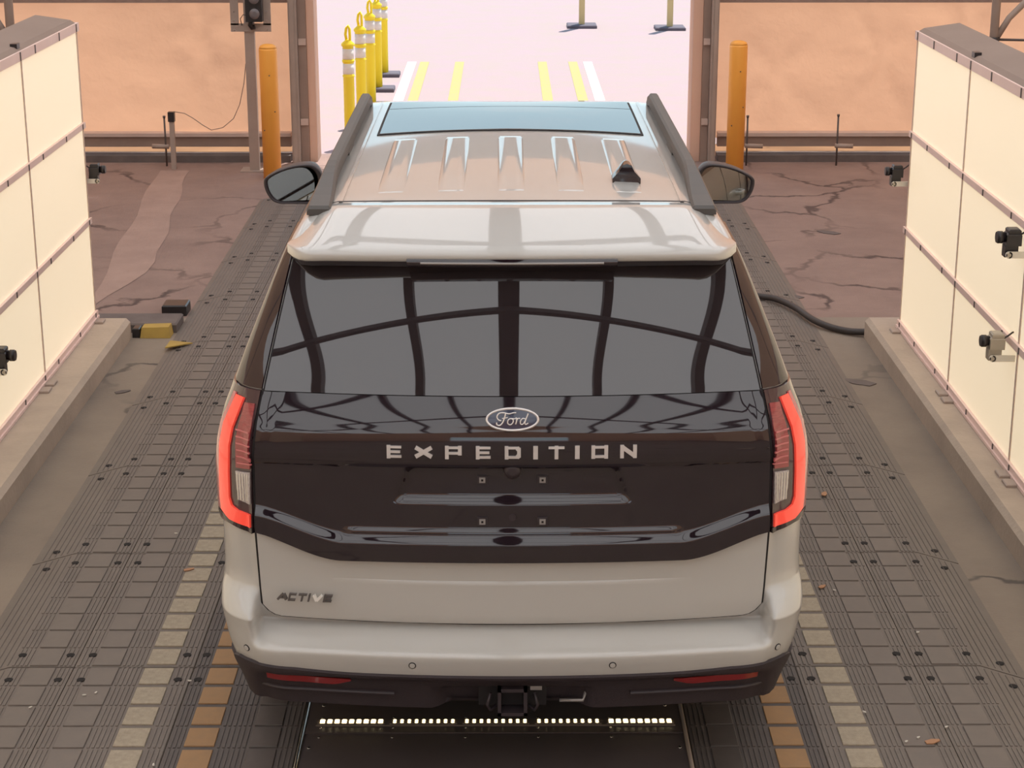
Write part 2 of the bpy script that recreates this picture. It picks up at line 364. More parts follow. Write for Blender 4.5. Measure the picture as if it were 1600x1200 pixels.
thing('thin_wire', MB().tube([(-3.1, 17.38, .545), (-3.0, 17.38, .53), (-2.925, 17.38, .487), (-2.83, 17.37, .42), (-2.75, 17.36, .375), (-2.64, 17.35, .40), (-2.535, 17.34, .486), (-2.47, 17.33, .62), (-2.42, 17.32, .82), (-2.395, 17.31, 1.0)], .004, 6), 'beam_brown', 'thin slack wire from the short post up to the signal pole', 'wire')
for x, h, lb in ((-3.22, .47, 'thin tent stake rod with pipe clamp beside the short post'), (2.31, .47, 'thin tent stake rod with pipe clamp beside the bollard'), (3.17, .48, 'thin tent stake rod with pipe clamp nearest the light wall')):
    o = empty('stake_rod', (x, 17.55, 0), lb, 'rod', 'tent stakes along the cloth wall')
    MB().tube([(0, 0, 0), (-.002, 0, h)], .009, 8).obj('rod', 'steel_dark', o)
    MB().tube([(-.02 if x > 0 else -.13, 0, .19), (.15 if x > 0 else .03, 0, .185)], .022, 10).obj('pipe_clamp', 'steel_grey', o)
    MB().lathe((-.002, 0, h), [(.013, -.01), (.013, .01)], 8).obj('tip', 'steel_dark', o)
# struts rising above the two light walls
for s, lb in ((-1, 'grey tube brace with diagonal strut above the light wall on the signal side'), (1, 'grey tube brace with diagonal strut above the light wall away from the signal')):
    bx = 3.92 if s > 0 else -3.94
    o = empty('tube_brace', (bx, 15, 0), lb, 'brace')
    MB().tube([(0, 0, 0), (0, 0, 4.6)], .035, 10).obj('upright', 'steel_grey', o)
    MB().tube([(s * .02, 0, 1.50), (s * .11, 0, 1.66), (s * .30, 0, 1.86), (s * .8, 0, 2.35)], .026, 8).obj('diagonal', 'steel_grey', o)
    MB().tube([(0, 0, 1.49), (s * .25, 0, 1.485), (s * .6, 0, 1.5)], .011, 6).obj('tie', 'steel_dark', o)
    MB().lathe((0, 0, 1.44), [(.045, 0), (.045, .07)], 12).obj('clamp', 'camera_black', o)

# ------------------------------------------------------------------ kerbs and light walls
def kerb(s, xin, lb):
    xo = xin + s * .62
    y0, y1, h = 1.5, 11.5, .135
    m = MB(); c = .025
    poly = [(xin, 0), (xin, h - c), (xin + s * c, h), (xo, h), (xo, 0)]
    m.extrude(poly, y0, y1, 'y'); thing('concrete_kerb', m, 'concrete', lb, 'kerb', 'concrete kerbs under the light walls')
kerb(-1, -2.40, 'long concrete kerb under the light wall on the yellow wedge side')
kerb(1, 2.315, 'long concrete kerb under the light wall on the black hose side')
def light_wall(s, xf, lb, yfar, pitch, z1):
    """xf = x of the lit face"""
    n = 6; z0 = .165; th = .10
    o = empty('light_wall', (xf, yfar, 0), lb, 'light wall', 'light walls on both sides of the lane')
    S = lambda a, b: (min(a * s, b * s), max(a * s, b * s))
    MB().box(*S(.035, th), -n * pitch, 0, z0 - .02, z1 + .02).obj('backing', 'cap_brown', o)
    rows = np.linspace(z0, z1, 4); fr = MB()
    for i in range(n):
        for j in range(3):
            MB().box(*S(.006, .036), -(i + 1) * pitch + .009, -i * pitch - .009, rows[j] + .016, rows[j + 1] - .016).obj('light_panel', 'diffuser', o)
    for i in range(n + 1):
        MB().box(*S(.001, .034), -i * pitch - .0085, -i * pitch + .0085, z0, z1).obj('mullion', 'steel_pale', o)
    for j, z in enumerate(rows):
        hh = .018 if j < 3 else .026
        rl = MB().box(*S(-.012, .033), -n * pitch - .01, .012, z - hh, z + hh).obj('rail', 'aluminium', o)
        for k in range(n * 3):
            yy = -(k + .15 + .28 * (k % 3 == 2)) * pitch / 3
            MB().box(*S(-.016, -.012), yy - .006, yy + .006, z - hh * .9, z + hh * .9).obj('rail_joint', 'steel_dark', rl)
    # top housing behind the top rail
    MB().extrude([(0.0 * s, z1 + .026), (.03 * s, z1 + .045), (.24 * s, z1 + .075), (.26 * s, z1 + .04), (.26 * s, z1 - .05), (0.1 * s, z1 - .05)], -n * pitch, -.03, 'y').obj('top_housing', 'cap_brown', o)
    for k in range(n): MB().box(*S(.012, .05), -(k + 1) * pitch - .03, -(k + 1) * pitch + .03, z1 + .03, z1 + .062).obj('top_clip', 'camera_black', o)
    # bottom sill and feet
    MB().box(*S(-.022, .10), -n * pitch, 0, .137, z0 - .012).obj('sill', 'aluminium', o)
    for k in range(n):
        for dy in (.09, .22):
            if k == 0 and dy > .1: continue
            yy = -k * pitch - (dy if k else .12)
            MB().box(*S(-.075, -.02), yy - .045, yy + .045, .1355, .15, .004).obj('foot_plate', 'steel_grey', o)
    return o
light_wall(-1, -2.62, 'tall lit white panel wall standing on the kerb on the yellow wedge side', 11.52, 1.365, 1.978)
light_wall(1, 2.485, 'tall lit white panel wall standing on the kerb on the black hose side', 11.27, 1.32, 1.955)

def wall_camera(s, loc, m1, lb, sc_=.8, arm='bracket_white', reach=.14):
    """little machine-vision camera on a slotted arm; it looks along the lane"""
    o = empty('inspection_camera', loc, lb, 'camera', 'inspection cameras on the light walls'); o.scale = (sc_,) * 3
    MB().box(-.045, .045, -.05, .05, -.045, .03, .01).obj('body', m1, o)
    MB().lathe((-s * .04, 0, 0), [(.03, 0), (.03, -s * .02), (.038, -s * .022), (.038, -s * .05), (.03, -s * .052)], 16, 'x').obj('lens_barrel', 'camera_black', o)
    MB().lathe((-s * .085, 0, 0), [(.028, 0), (.034, -s * .012)], 16, 'x').obj('lens_hood', 'camera_black', o)
    MB().box(-.035, .04, -.045, .045, .03, .055, .008).obj('top_cover', 'bracket_tan' if m1 != 'camera_black' else 'camera_black', o)
    MB().box(-.05, .03, -.04, .03, -.115, -.045).obj('mount', m1, o)
    a = MB().box(min(-s * .03, s * reach), max(-s * .03, s * reach), -.068, -.056, -.115, -.075)
    a.lathe((-s * .03, -.068, -.095), [(.021, 0), (.021, .012)], 16, 'y'); ar = a.obj('arm', arm, o)
    MB().lathe((-s * .03, -.071, -.095), [(.012, 0), (.012, .004)], 12, 'y').obj('dial', 'bracket_tan', ar)
    for d in (-1, 1): MB().box(-s * .03 + d * .015 - .003, -s * .03 + d * .015 + .003, -.072, -.068, -.103, -.087).obj('dial_mark', 'camera_black', ar)
    MB().tube([(s * .04, 0, .01), (s * .07, 0, .03), (s * .10, .01, .05), (s * .15, .02, .06)], .006, 6).obj('cable', 'hose_black', o)
wall_camera(1, (2.425, 8.66, 1.30), 'camera_black', 'black inspection camera on the light wall just under its upper rail')
wall_camera(1, (2.405, 8.73, .766), 'bracket_tan', 'tan and black inspection camera on the light wall at its lower rail')
wall_camera(1, (2.43, 11.36, 1.11), 'camera_black', 'black inspection camera behind the far edge of the light wall near the hose', .75)
wall_camera(-1, (-2.585, 11.60, 1.08), 'camera_black', 'black inspection camera behind the far edge of the light wall near the yellow wedge', .7)
wall_camera(-1, (-2.60, 9.20, .56), 'camera_black', 'black inspection camera on the light wall near the yellow wedge')

# ------------------------------------------------------------------ rubber lane mats
ROW0, PITCH = 5.487, 1.170
def cols(side):
    """(kind, inner x, outer x) measured from the lane centre line"""
    return (('inner', .71, 1.182), ('middle', 1.184, 1.656), ('edge', 1.658, 2.085))
def mat_parts(kind):
    """local x = distance outward from the column's inner edge, local y = 0..PITCH"""
    L = PITCH - .006
    if kind == 'inner':   w = .472; pads = [(.070, .172, 'pad_black'), (.298, .408, 'pad_orange')]; ribs = [(.010, .066), (.180, .292), (.416, .466)]
    elif kind == 'middle': w = .472; pads = [(.075, .190, 'pad_white'), (.292, .404, 'pad_dark')]; ribs = [(.010, .068), (.198, .286), (.412, .466)]
    else:                  w = .427; pads = [(.066, .174, 'pad_dark')]; ribs = [(.008, .06), (.182, .25)]
    zb = .024
    b = MB()
    if kind != 'edge': b.box(0, w, .003, L, 0, zb, .003)
    else:
        b.box(0, .255, .003, L, 0, zb)
        sk = .085
        b.add([(.255, .003, 0), (.255, L, 0), (w, L - sk, 0), (w, .003 - sk, 0), (.255, .003, zb), (.255, L, zb), (w, L - sk, .003), (w, .003 - sk, .003)],
              [(0, 3, 2, 1), (4, 5, 6, 7), (0, 4, 7, 3), (1, 2, 6, 5), (3, 7, 6, 2), (0, 1, 5, 4)])
    rb = MB(); pp = L / 7
    for a, c in ribs:
        n = max(1, int(round((c - a) / .0175)))
        for k in range(n):
            x = a + (k + .5) * (c - a) / n
            for j in range(7): rb.box(x - .0045, x + .0045, j * pp + .010, (j + 1) * pp - .004, zb - .001, zb + .003)
    if kind == 'edge':                         # fine lines on the sloping flap
        for k in range(6):
            x = .262 + k * .025; zz = zb + (.003 - zb) * (x - .255) / (w - .255)
            rb.add([(x, .02 - .085 * (x - .255) / .172, zz), (x + .005, .02 - .085 * (x - .25) / .172, zz), (x + .005, L - .02 - .085 * (x - .25) / .172, zz), (x, L - .02 - .085 * (x - .255) / .172, zz),
                    (x + .0025, .02 - .085 * (x - .255) / .172, zz + .003), (x + .0025, L - .02 - .085 * (x - .255) / .172, zz + .003)], [(0, 4, 5, 3), (4, 1, 2, 5), (0, 1, 4), (3, 5, 2)])
    holes = {'inner': [(.03,), (.44,)], 'middle': [(.045,), (.42,)], 'edge': [(.035,), (.226,)]}[kind]
    return w, pads, b, rb, holes, zb, pp
PADM = {}
def mirror_mb(mb, s):
    if s > 0: return mb
    q = MB(); q.v = [(-x, y, z) for x, y, z in mb.v]; q.f = [f[::-1] for f in mb.f]; q.sm = list(mb.sm); return q
cache = {}
ORD = ['nearest the LED strip', 'second from the LED strip', 'third from the LED strip', 'fourth from the LED strip', 'fifth from the LED strip', 'sixth from the LED strip', 'seventh from the LED strip', 'eighth from the LED strip', 'ninth from the LED strip']
lbl = {'inner': 'inner mat with orange pads, %s, %s', 'middle': 'middle mat with white pads, %s, %s', 'edge': 'outer mat with sloping flap, %s, %s'}
hole_me = MB().lathe((0, 0, 0), [(.017, 0), (.017, .003)], 12).mesh('bolt_hole'); hole_me.materials.append(M['hole_black'])
for side in (-1, 1):
    for kind, xi, xo in cols(side):
        key = (kind, side); w, pads, b, rb, holes, zb, pp = mat_parts(kind)
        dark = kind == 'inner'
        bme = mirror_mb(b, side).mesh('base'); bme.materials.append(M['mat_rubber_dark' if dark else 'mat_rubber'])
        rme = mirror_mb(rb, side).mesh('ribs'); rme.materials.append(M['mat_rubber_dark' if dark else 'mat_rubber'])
        pme = []; alls = MB()
        for a, c, m in pads:
            gp = .010 if m in ('pad_white', 'pad_orange') else 0
            q = mirror_mb(MB().box(a, c, .010 + gp, pp - .007 - gp * .4, zb - .002, zb + .0055, .002), side).mesh('pad'); q.materials.append(M[m]); pme.append(q)
        for r in range(9):
            o = empty('lane_mat', (LC + side * xi, ROW0 + r * PITCH, 0), lbl[kind] % (ORD[r], 'yellow wedge side' if side < 0 else 'black hose side'), 'floor mat', {'inner': 'inner lane mats', 'middle': 'middle lane mats', 'edge': 'outer lane mats'}[kind])
            link('base', bme, None, o); ro = link('ribs', rme, None, o); ro['kind'] = 'stuff'
            single = r <= (1 if kind == 'inner' else 3)
            for (a, c, m), q in zip(pads, pme):
                if single:
                    for j in range(7): link('pad', q, None, o, (0, j * pp, 0))
                else:
                    k2 = (kind, side, m)
                    if k2 not in cache:
                        mb = MB()
                        for j in range(7): mb.box(a, c, j * pp + .010, (j + 1) * pp - .007, zb - .002, zb + .0055, .002)
                        cache[k2] = mirror_mb(mb, side).mesh('pad_row'); cache[k2].materials.append(M[m])
                    po = link('pad_row', cache[k2], None, o); po['kind'] = 'stuff'
            for (hx,) in holes:
                for hy in (.105, PITCH - .115): link('bolt_hole', hole_me, None, o, (side * hx, hy, zb + .001))
            if kind == 'edge':
                for hy in (.04, PITCH - .16): link('bolt_hole', hole_me, None, o, (side * .345, hy, zb - .011))

# ------------------------------------------------------------------ under-vehicle scanner with its LED strip
sc = empty('underbody_scanner', (LC, 6.0, 0), 'black under-vehicle scanner plate with a lit row of warm LEDs', 'scanner')
MB().box(-.69, .69, -1.0, .09, 0, .030).obj('front_plate', 'scanner_black', sc)
MB().box(-.69, .69, .093, .56, 0, .034).obj('rear_plate', 'scanner_black', sc)
for s in (-1, 1): MB().tube([(s * .698, -1.0, .03), (s * .698, -.3, .032), (s * .698, .45, .032)], .008, 8).obj('edge_trim', 'steel_bright' if s < 0 else 'steel_grey', sc)
MB().box(-.655, .665, .140, .182, .033, .040).obj('strip_channel', 'led_cover', sc)
us = [498, 610, 719, 826, 943]
for i, u in enumerate(us):
    xa = -.648 + i * .2655; bright = i in (0, 4)
    mo = MB().box(xa, xa + .246, .146, .176, .039, .043).obj('led_module', 'led_bright' if False else 'led_cover', sc)
    for k in range(9):
        x = xa + .0165 + k * .0267
        if bright: MB().box(x - .0085, x + .0085, .148, .174, .042, .047, .003).obj('led', 'led_bright', mo)
        else:
            d = MB()
            for yy in (.154, .169): d.lathe((x, yy, .042), [(.0065, 0), (.0065, .003), (.003, .005)], 8)
            d.obj('led', 'led', mo)
    for yy in (.125, .205, .06):
        MB().lathe((xa + .012, yy, .030 if yy < .09 else .034), [(.005, 0), (.005, .003)], 8).obj('screw', 'steel_bright', sc)
for x, y in ((-.665, -.02), (.668, -.02), (-.64, .30), (.64, .30)): MB().lathe((x, y, .030 if y < .09 else .034), [(.007, 0), (.006, .004)], 8).obj('screw', 'steel_bright', sc)

# ------------------------------------------------------------------ floor clutter near the kerbs
thing('yellow_wedge', MB().add([(-2.345, 11.50, .001), (-2.15, 11.50, .001), (-2.15, 11.62, .001), (-2.345, 11.62, .001), (-2.335, 11.52, .065), (-2.16, 11.52, .07), (-2.16, 11.62, .07), (-2.335, 11.62, .065)],
      [(0, 3, 2, 1), (4, 5, 6, 7), (0, 1, 5, 4), (1, 2, 6, 5), (2, 3, 7, 6), (3, 0, 4, 7)]), 'hazard_yellow', 'yellow painted block on the floor at the end of the kerb', 'wedge')
thing('black_block', MB().box(-2.395, -2.348, 11.51, 11.6, .001, .062, .006), 'camera_black', 'small black block between the kerb end and the yellow block', 'block')
thing('channel_cover', MB().box(-2.72, -2.13, 11.63, 11.90, .001, .062, .01), 'base_grey', 'low grey channel cover behind the yellow block', 'cover')
thing('black_box', MB().box(-2.30, -2.135, 12.05, 12.22, .001, .072, .008), 'camera_black', 'flat black box lying beside the lane mats on the asphalt', 'box')
thing('yellow_triangle', MB().extrude([(-2.125, 11.17), (-1.97, 11.28), (-2.12, 11.335)], .0275, .034, 'z'), 'hazard_yellow', 'flat yellow triangular patch on the corner of the lane mats', 'patch')
hp = [(.9, 12.45, .06), (1.5, 12.43, .06), (1.78, 12.34, .055), (1.87, 12.24, .058), (1.96, 12.05, .05), (2.03, 11.80, .04), (2.12, 11.66, .028), (2.22, 11.57, .025), (2.31, 11.53, .03), (2.45, 11.53, .03), (2.75, 11.56, .03)]
def spline(pts, k=6):
    pts = [Vector(p) for p in pts]; out = []
    for i in range(len(pts) - 1):
        p0, p1, p2, p3 = pts[max(i - 1, 0)], pts[i], pts[i + 1], pts[min(i + 2, len(pts) - 1)]
        for j in range(k):
            t = j / k; out.append(.5 * ((2 * p1) + (p2 - p0) * t + (2 * p0 - 5 * p1 + 4 * p2 - p3) * t * t + (3 * p1 - p0 - 3 * p2 + p3) * t ** 3))
    return out + [pts[-1]]
thing('black_hose', MB().tube(spline(hp), .022, 10), 'hose_black', 'black hose lying from the mats to the kerb end', 'hose')
def bit(name, x, y, z, sz, m, lb, cat, g):
    a = random.uniform(0, 3); c, s_ = math.cos(a), math.sin(a)
    P = [(-1, -.35), (-.2, -.55), (.9, -.2), (1, .15), (.1, .5), (-.9, .3)]
    q = [(x + sz * (c * u - s_ * v), y + sz * (s_ * u + c * v)) for u, v in P]
    thing(name, MB().extrude(q, z, z + .004, 'z'), m, lb, cat, g)
LZ = .035
bit('dry_leaf', 1.375, 7.42, .031, .022, 'leaf', 'small brown leaf scrap on a ribbed mat', 'leaf', 'leaf scraps on the mats')
bit('dry_leaf', 1.545, 6.02, .031, .03, 'leaf', 'small brown leaf scrap on a ribbed mat', 'leaf', 'leaf scraps on the mats')
bit('dry_leaf', 1.57, 8.55, LZ, .028, 'leaf', 'small brown leaf scrap on a ribbed mat', 'leaf', 'leaf scraps on the mats')
bit('dry_leaf', -1.40, 7.62, .031, .025, 'leaf', 'small brown leaf scrap on a ribbed mat', 'leaf', 'leaf scraps on the mats')
for x, y in ((-1.60, 6.40), (-1.56, 6.42), (-1.53, 8.05), (1.42, 7.38), (1.34, 6.25), (1.50, 6.05), (-1.24, 5.86), (-1.78, 6.30), (1.62, 6.13), (1.69, 6.95), (1.45, 6.02), (-1.22, 6.52)):
    bit('grit_chip', x, y, .031, .008, 'grit', 'tiny pale chip of grit on the ribbed mats', 'grit', 'grit chips on the mats')
for x, y, sz, wl in ((2.10, 10.52, .10, 'dark tar patch on the concrete against the kerb on the hose side'), (2.02, 12.55, .07, 'dark tar patch on the asphalt just beyond the hose'), (2.6, 14.6, .10, 'dark tar patch out on the cracked asphalt beyond the light wall'), (-2.23, 10.35, .05, 'dark tar patch by the kerb on the yellow wedge side')):
    bit('tar_stain', x, y, .001, sz, 'floor_dark' if 'floor_dark' in M else 'base_grey', wl, 'stain', 'tar patches on the floor')

# ------------------------------------------------------------------ the car
CX, CY = .025, 5.62
car = empty('suv', (CX, CY, 0), 'large pale grey sport utility vehicle seen from behind with black tailgate panel', 'car')
def pchip(xs, ys):
    xs = np.array(xs, float); ys = np.array(ys, float); h = np.diff(xs); d = np.diff(ys) / h; m = np.zeros_like(xs)
    m[0], m[-1] = d[0], d[-1]
    for i in range(1, len(xs) - 1):
        if d[i - 1] * d[i] > 0:
            w1, w2 = 2 * h[i] + h[i - 1], h[i] + 2 * h[i - 1]; m[i] = (w1 + w2) / (w1 / d[i - 1] + w2 / d[i])
    def f(x):
        x = np.clip(np.asarray(x, float), xs[0], xs[-1]); i = np.clip(np.searchsorted(xs, x) - 1, 0, len(h) - 1); t = (x - xs[i]) / h[i]
        return (1 + 2 * t) * (1 - t) ** 2 * ys[i] + t * (1 - t) ** 2 * h[i] * m[i] + t * t * (3 - 2 * t) * ys[i + 1] + t * t * (t - 1) * h[i] * m[i + 1]
    return f
W = pchip([.30, .40, .47, .56, .64, .69, .75, .80, .98, 1.15, 1.25, 1.34, 1.41, 1.45, 1.63, 1.80, 1.85, 1.88, 1.905, 1.92],
          [.915, .945, .965, .985, .998, 1.001, .996, .992, .987, .986, .976, .955, .928, .915, .846, .775, .752, .732, .705, .67])
RW = pchip([.30, .6, .75, .95, 1.2, 1.42, 1.6, 1.8, 1.92], [.22, .24, .20, .17, .17, .17, .15, .14, .16])       # plan corner radius
CRN = pchip([.30, .6, .7, 1.2, 1.42, 1.8, 1.92], [.055, .055, .05, .05, .055, .075, .10])                          # rear crown
RC = pchip([.30, .38, .42, .475, .50, .552, .560, .568, .590, .608, .622, .66, .80, .95, 1.19, 1.20, 1.215, 1.25, 1.29, 1.33, 1.42, 1.44, 1.62, 1.80, 1.85, 1.88, 1.905, 1.92],
           [.085, .06, .045, .018, .010, .0, .003, .016, .062, .100, .130, .112, .105, .098, .098, .097, .088, .085, .088, .098, .128, .136, .245, .362, .42, .50, .62, .75])
RK = pchip([.30, .40, .48, .56, .655, .663, .70, .738, .746, .80, 1.0, 1.2, 1.42, 1.44, 1.62, 1.80, 1.85, 1.88, 1.905, 1.92],
           [.085, .06, .025, .008, .008, .015, .060, .108, .114, .118, .108, .10, .128, .136, .245, .362, .42, .50, .62, .75])
def HG(z):  # half width of the tailgate (to the gap line)
    return np.interp(z, [.62, .75, .97, 1.22, 1.33, 1.425, 1.44, 1.62, 1.82], [.834, .842, .849, .846, .832, .812, .810, .772, .728])
def zr(x):  # the U shaped ridge on the tailgate
    x = np.abs(x); return .936 + .095 * sstep(.52, .90, x)
def hollow(x, z):
    return .065 * (1 - sstep(HG(z) - .03, HG(z) - .016, np.abs(x))) * sstep(.662, .678, z) * (1 - sstep(1.392, 1.408, z))
def ry(x, z, detail=False, gate=False):
    x = np.abs(np.asarray(x, float)); z = np.asarray(z, float)
    w, r = W(z), RW(z); k = sstep(.850, .876, x) * (0. if gate else 1.)
    base = RC(z) * (1 - k) + RK(z) * k
    base = base + CRN(z) * np.clip(x / (w - r), 0, 1) ** 2
    a = np.clip((x - (w - r)) / r, 0, 1); base = base + r * (1 - (1 - a ** 2.2) ** (1 / 2.2))
    if detail:
        base = base - .030 * (1 - sstep(zr(x) - .004, zr(x) + .028, z)) * sstep(.66, .72, z)          # below the ridge the gate stands out
        inn = 1 - sstep(.53, .57, x)
        base = base - .009 * inn * (1 - sstep(.972, .988, z)) * sstep(zr(x) - .01, zr(x) + .02, z)
        hw = .335 + (1.2 - z) * .42                                                                    # number plate recess
        rec = (1 - sstep(hw - .012, hw + .006, x)) * sstep(1.066, 1.096, z) * (1 - sstep(1.188, 1.200, z))
        base = base + .030 * rec * (.55 + .45 * sstep(1.05, 1.19, z))
    return base
def outline(z, ns=30, nc=30):
    """half outline of the rear from the centre line round the corner: arrays x, y"""
    w, r = float(W(z)), float(RW(z)); x1 = np.linspace(0, w - r, ns); th = np.linspace(0, math.pi / 2, nc)[1:]
    x = np.concatenate([x1, w - r + r * np.sin(th) ** (2 / 2.2)]); x[-1] = w
    return x, ry(x, np.full_like(x, z))
FRONT = pchip([.34, .5, .9, 1.08, 1.15, 1.19, 1.21, 1.24, 1.40, 1.80, 1.88, 1.905, 1.92], [5.28, 5.36, 5.36, 5.30, 5.18, 4.7, 4.35, 4.22, 4.02, 3.58, 3.45, 3.36, 3.2])
YR0, YR1 = .75, 3.2
def zroof(x, y):
    return 1.92 + .03 * (1 - np.clip(np.asarray(x) / .67, -1, 1) ** 2) * (1 - np.clip((np.asarray(y) - 1.975) / 1.225, -1, 1) ** 4)
def full_outline(z):
    x, y = outline(z); w = float(W(z)); f = float(FRONT(z)); rf = .35 if z < 1.2 else .18
    ys = np.linspace(y[-1], f - rf, 24)[1:]; th = np.linspace(0, math.pi / 2, 10)[1:]
    taper = 1 - .05 * sstep(3.6, 5.2, ys)
    fx = (w * .95 if f > 4.8 else w * taper[-1]); X = np.concatenate([x, w * taper, (w * taper[-1] - rf) + rf * np.cos(th), np.linspace(w * taper[-1] - rf, 0, 8)[1:]])
    Y = np.concatenate([y, ys, f - rf + rf * np.sin(th), np.full(7, f)])
    return X, Y
zs = np.concatenate([[.462], np.linspace(.47, .54, 8)[:-1], np.linspace(.54, .78, 61)[:-1], np.linspace(.78, 1.18, 20)[:-1], np.linspace(1.18, 1.26, 8)[:-1], np.linspace(1.26, 1.44, 16)[:-1], np.linspace(1.44, 1.84, 18)[:-1], np.linspace(1.84, 1.92, 14)])
L_ = []
for z in zs:
    X, Y = full_outline(float(z)); Y = Y + np.where(Y < 1.0, hollow(X, np.full_like(X, z)), 0); half = np.stack([X, Y, np.full_like(X, z)], 1); L_.append(np.concatenate([half, (half * [-1, 1, 1])[-2:0:-1]]))
top = L_[-1]
for t in np.linspace(0, 1, 18)[1:]:
    q = top.copy(); q[:, 0] *= (1 - t); q[:, 1] = 1.975 + (q[:, 1] - 1.975) * (1 - t * .999); q[:, 2] = zroof(q[:, 0], q[:, 1]); L_.append(q)
body = MB().grid(np.array(L_), wrap=True)
body.obj('body_shell', 'paint', car)
MB().box(-.86, .86, .50, 5.0, .32, .36).obj('underbody', 'seal_black', car)

def surf(x, z, off=0., detail=False, gate=False):
    """point on the rear surface, pushed out along the normal"""
    e = 1e-3; y = float(ry(x, z, detail, gate))
    if off == 0: return (x, y, z)
    dx = (float(ry(x + e, z, False, gate)) - float(ry(x - e, z, False, gate))) / (2 * e); dz = (float(ry(x, z + e, False, gate)) - float(ry(x, z - e, False, gate))) / (2 * e)
    dz = max(-3, min(3, dz)); dx = max(-6, min(6, dx))
    n = Vector((dx, -1, dz)).normalized()
    return (x + n.x * off, y + n.y * off, z + n.z * off)
def patch(name, m, zb, zt, half, off, nx=60, nz=30, detail=False, parent=None, base=0., x0=-1., x1=1., smooth=True, gate=True, hol=False):
    """sheet on the rear between z = zb(x) and zt(x), |x| <= half(z); skirted back to the shell"""
    F = []
    for j in range(nz + 1):
        row = []
        for i in range(nx + 1):
            s = x0 + (x1 - x0) * i / nx
            xn = s * float(half(.5 * (zb(s * .85) + zt(s * .85)))); z = zb(xn) + (zt(xn) - zb(xn)) * j / nz; x = s * float(half(z))
            row.append((x, z))
        F.append(row)
    A = np.array([[surf(x, z, off, detail, gate) for x, z in row] for row in F])
    B = np.array([[surf(x, z, base, detail, gate) for x, z in row] for row in F])
    if hol: A[:, :, 1] += np.array([[float(hollow(x, z)) for x, z in row] for row in F])
    mb = MB().grid(A, smooth)
    for e1, e2 in ((A[0], B[0]), (A[-1], B[-1]), (A[:, 0], B[:, 0]), (A[:, -1], B[:, -1])): mb.grid([e1, e2], False)
    return mb.obj(name, m, parent or car)
def vb(x): x = abs(x); return .873 + .095 * sstep(.56, .90, x) * 1.0     # bottom of the black panel
def gb(x): x = abs(x); return .640 + (.0 if x < .775 else .055 * (1 - math.sqrt(max(0, 1 - ((x - .775) / .073) ** 2))) if x < .848 else .055) + .012 * (x / .85) ** 2
patch('gate_seal_shade', 'seal_black', lambda x: gb(x) - .021, lambda x: 1.434, lambda z: HG(z) + .010, .004, 90, 60, base=-.01, hol=True)  # black gap seal; its extended lower edge paints the shade under the gate
gate = patch('tailgate_lower', 'paint', gb, lambda x: vb(x) - .003, HG, .016, 90, 24, detail=False)
# character crease on the lower gate is part of the shape of this strip
gup = patch('tailgate_panel', 'gloss_black', lambda x: vb(x) + .001, lambda x: 1.425, HG, .014, 110, 90, detail=True)
gl = []
for z in np.linspace(1.433, 1.815, 25):
    yb0 = .136 + (.372 - .136) * (z - 1.44) / .38 - .010 * math.sin(math.pi * (z - 1.433) / .382)
    gl.append([(x, yb0 + (.064 + .032 * (z - 1.433) / .382) * (x / .80) ** 2 - .015, z) for x in np.linspace(-1, 1, 49) * float(HG(z))])
gA = np.array(gl); gB = gA + [0, .02, 0]; mbg = MB().grid(gA)
for e1, e2 in ((gA[0], gB[0]), (gA[-1], gB[-1]), (gA[:, 0], gB[:, 0]), (gA[:, -1], gB[:, -1])): mbg.grid([e1, e2], False)
mbg.obj('rear_window', 'privacy_glass', car)
patch('window_seal', 'seal_black', lambda x: 1.426, lambda x: 1.825, lambda z: HG(z) + .006, .0015, 30, 14)
MB().grid([[surf(x, z, .0135) for x in np.linspace(-.62, .62, 40)] for z in (.806 + .0, .812)], True) if False else None
# crease strip on the painted gate
cr_ = []
for x in np.linspace(-.60, .60, 41):
    t = 1 - (abs(x) / .60) ** 4; cr_.append([Vector(surf(x, .800 - .004 * t, .0155)), Vector(surf(x, .795, .0165 + .0022 * t)), Vector(surf(x, .772, .0155))])
MB().grid([[tuple(p) for p in c] for c in cr_]).obj('gate_crease', 'paint', gate)
# bright line of the ledge in the number plate recess comes from its chamfer; bolts and release button
for x in (-.099, .099):
    for z in (1.148, 1.012):
        y = float(ry(x, z, True)) - .014
        b_ = MB().box(x - .017, x + .017, y - .006, y + .01, z - .014, z + .014).obj('plate_nut', 'satin_black', gup)
        MB().box(x - .010, x + .010, y - .010, y - .004, z - .009, z + .009).obj('insert', 'badge_grey', b_)
        MB().box(x - .0035, x + .0035, y - .0112, y - .009, z - .0035, z + .0035).obj('slot', 'hole_black', b_)
y = float(ry(0, 1.02, True)) - .014
MB().lathe((0, y - .004, 1.025), [(.012, 0), (.012, .006)], 12, 'y').obj('release_button', 'satin_black', gup)
y = float(ry(0, 1.195, True)) - .014
MB().lathe((0, y - .012, 1.185), [(.012, -.004), (.026, .0), (.030, .02)], 16, 'y').obj('reversing_camera', 'satin_black', gup)

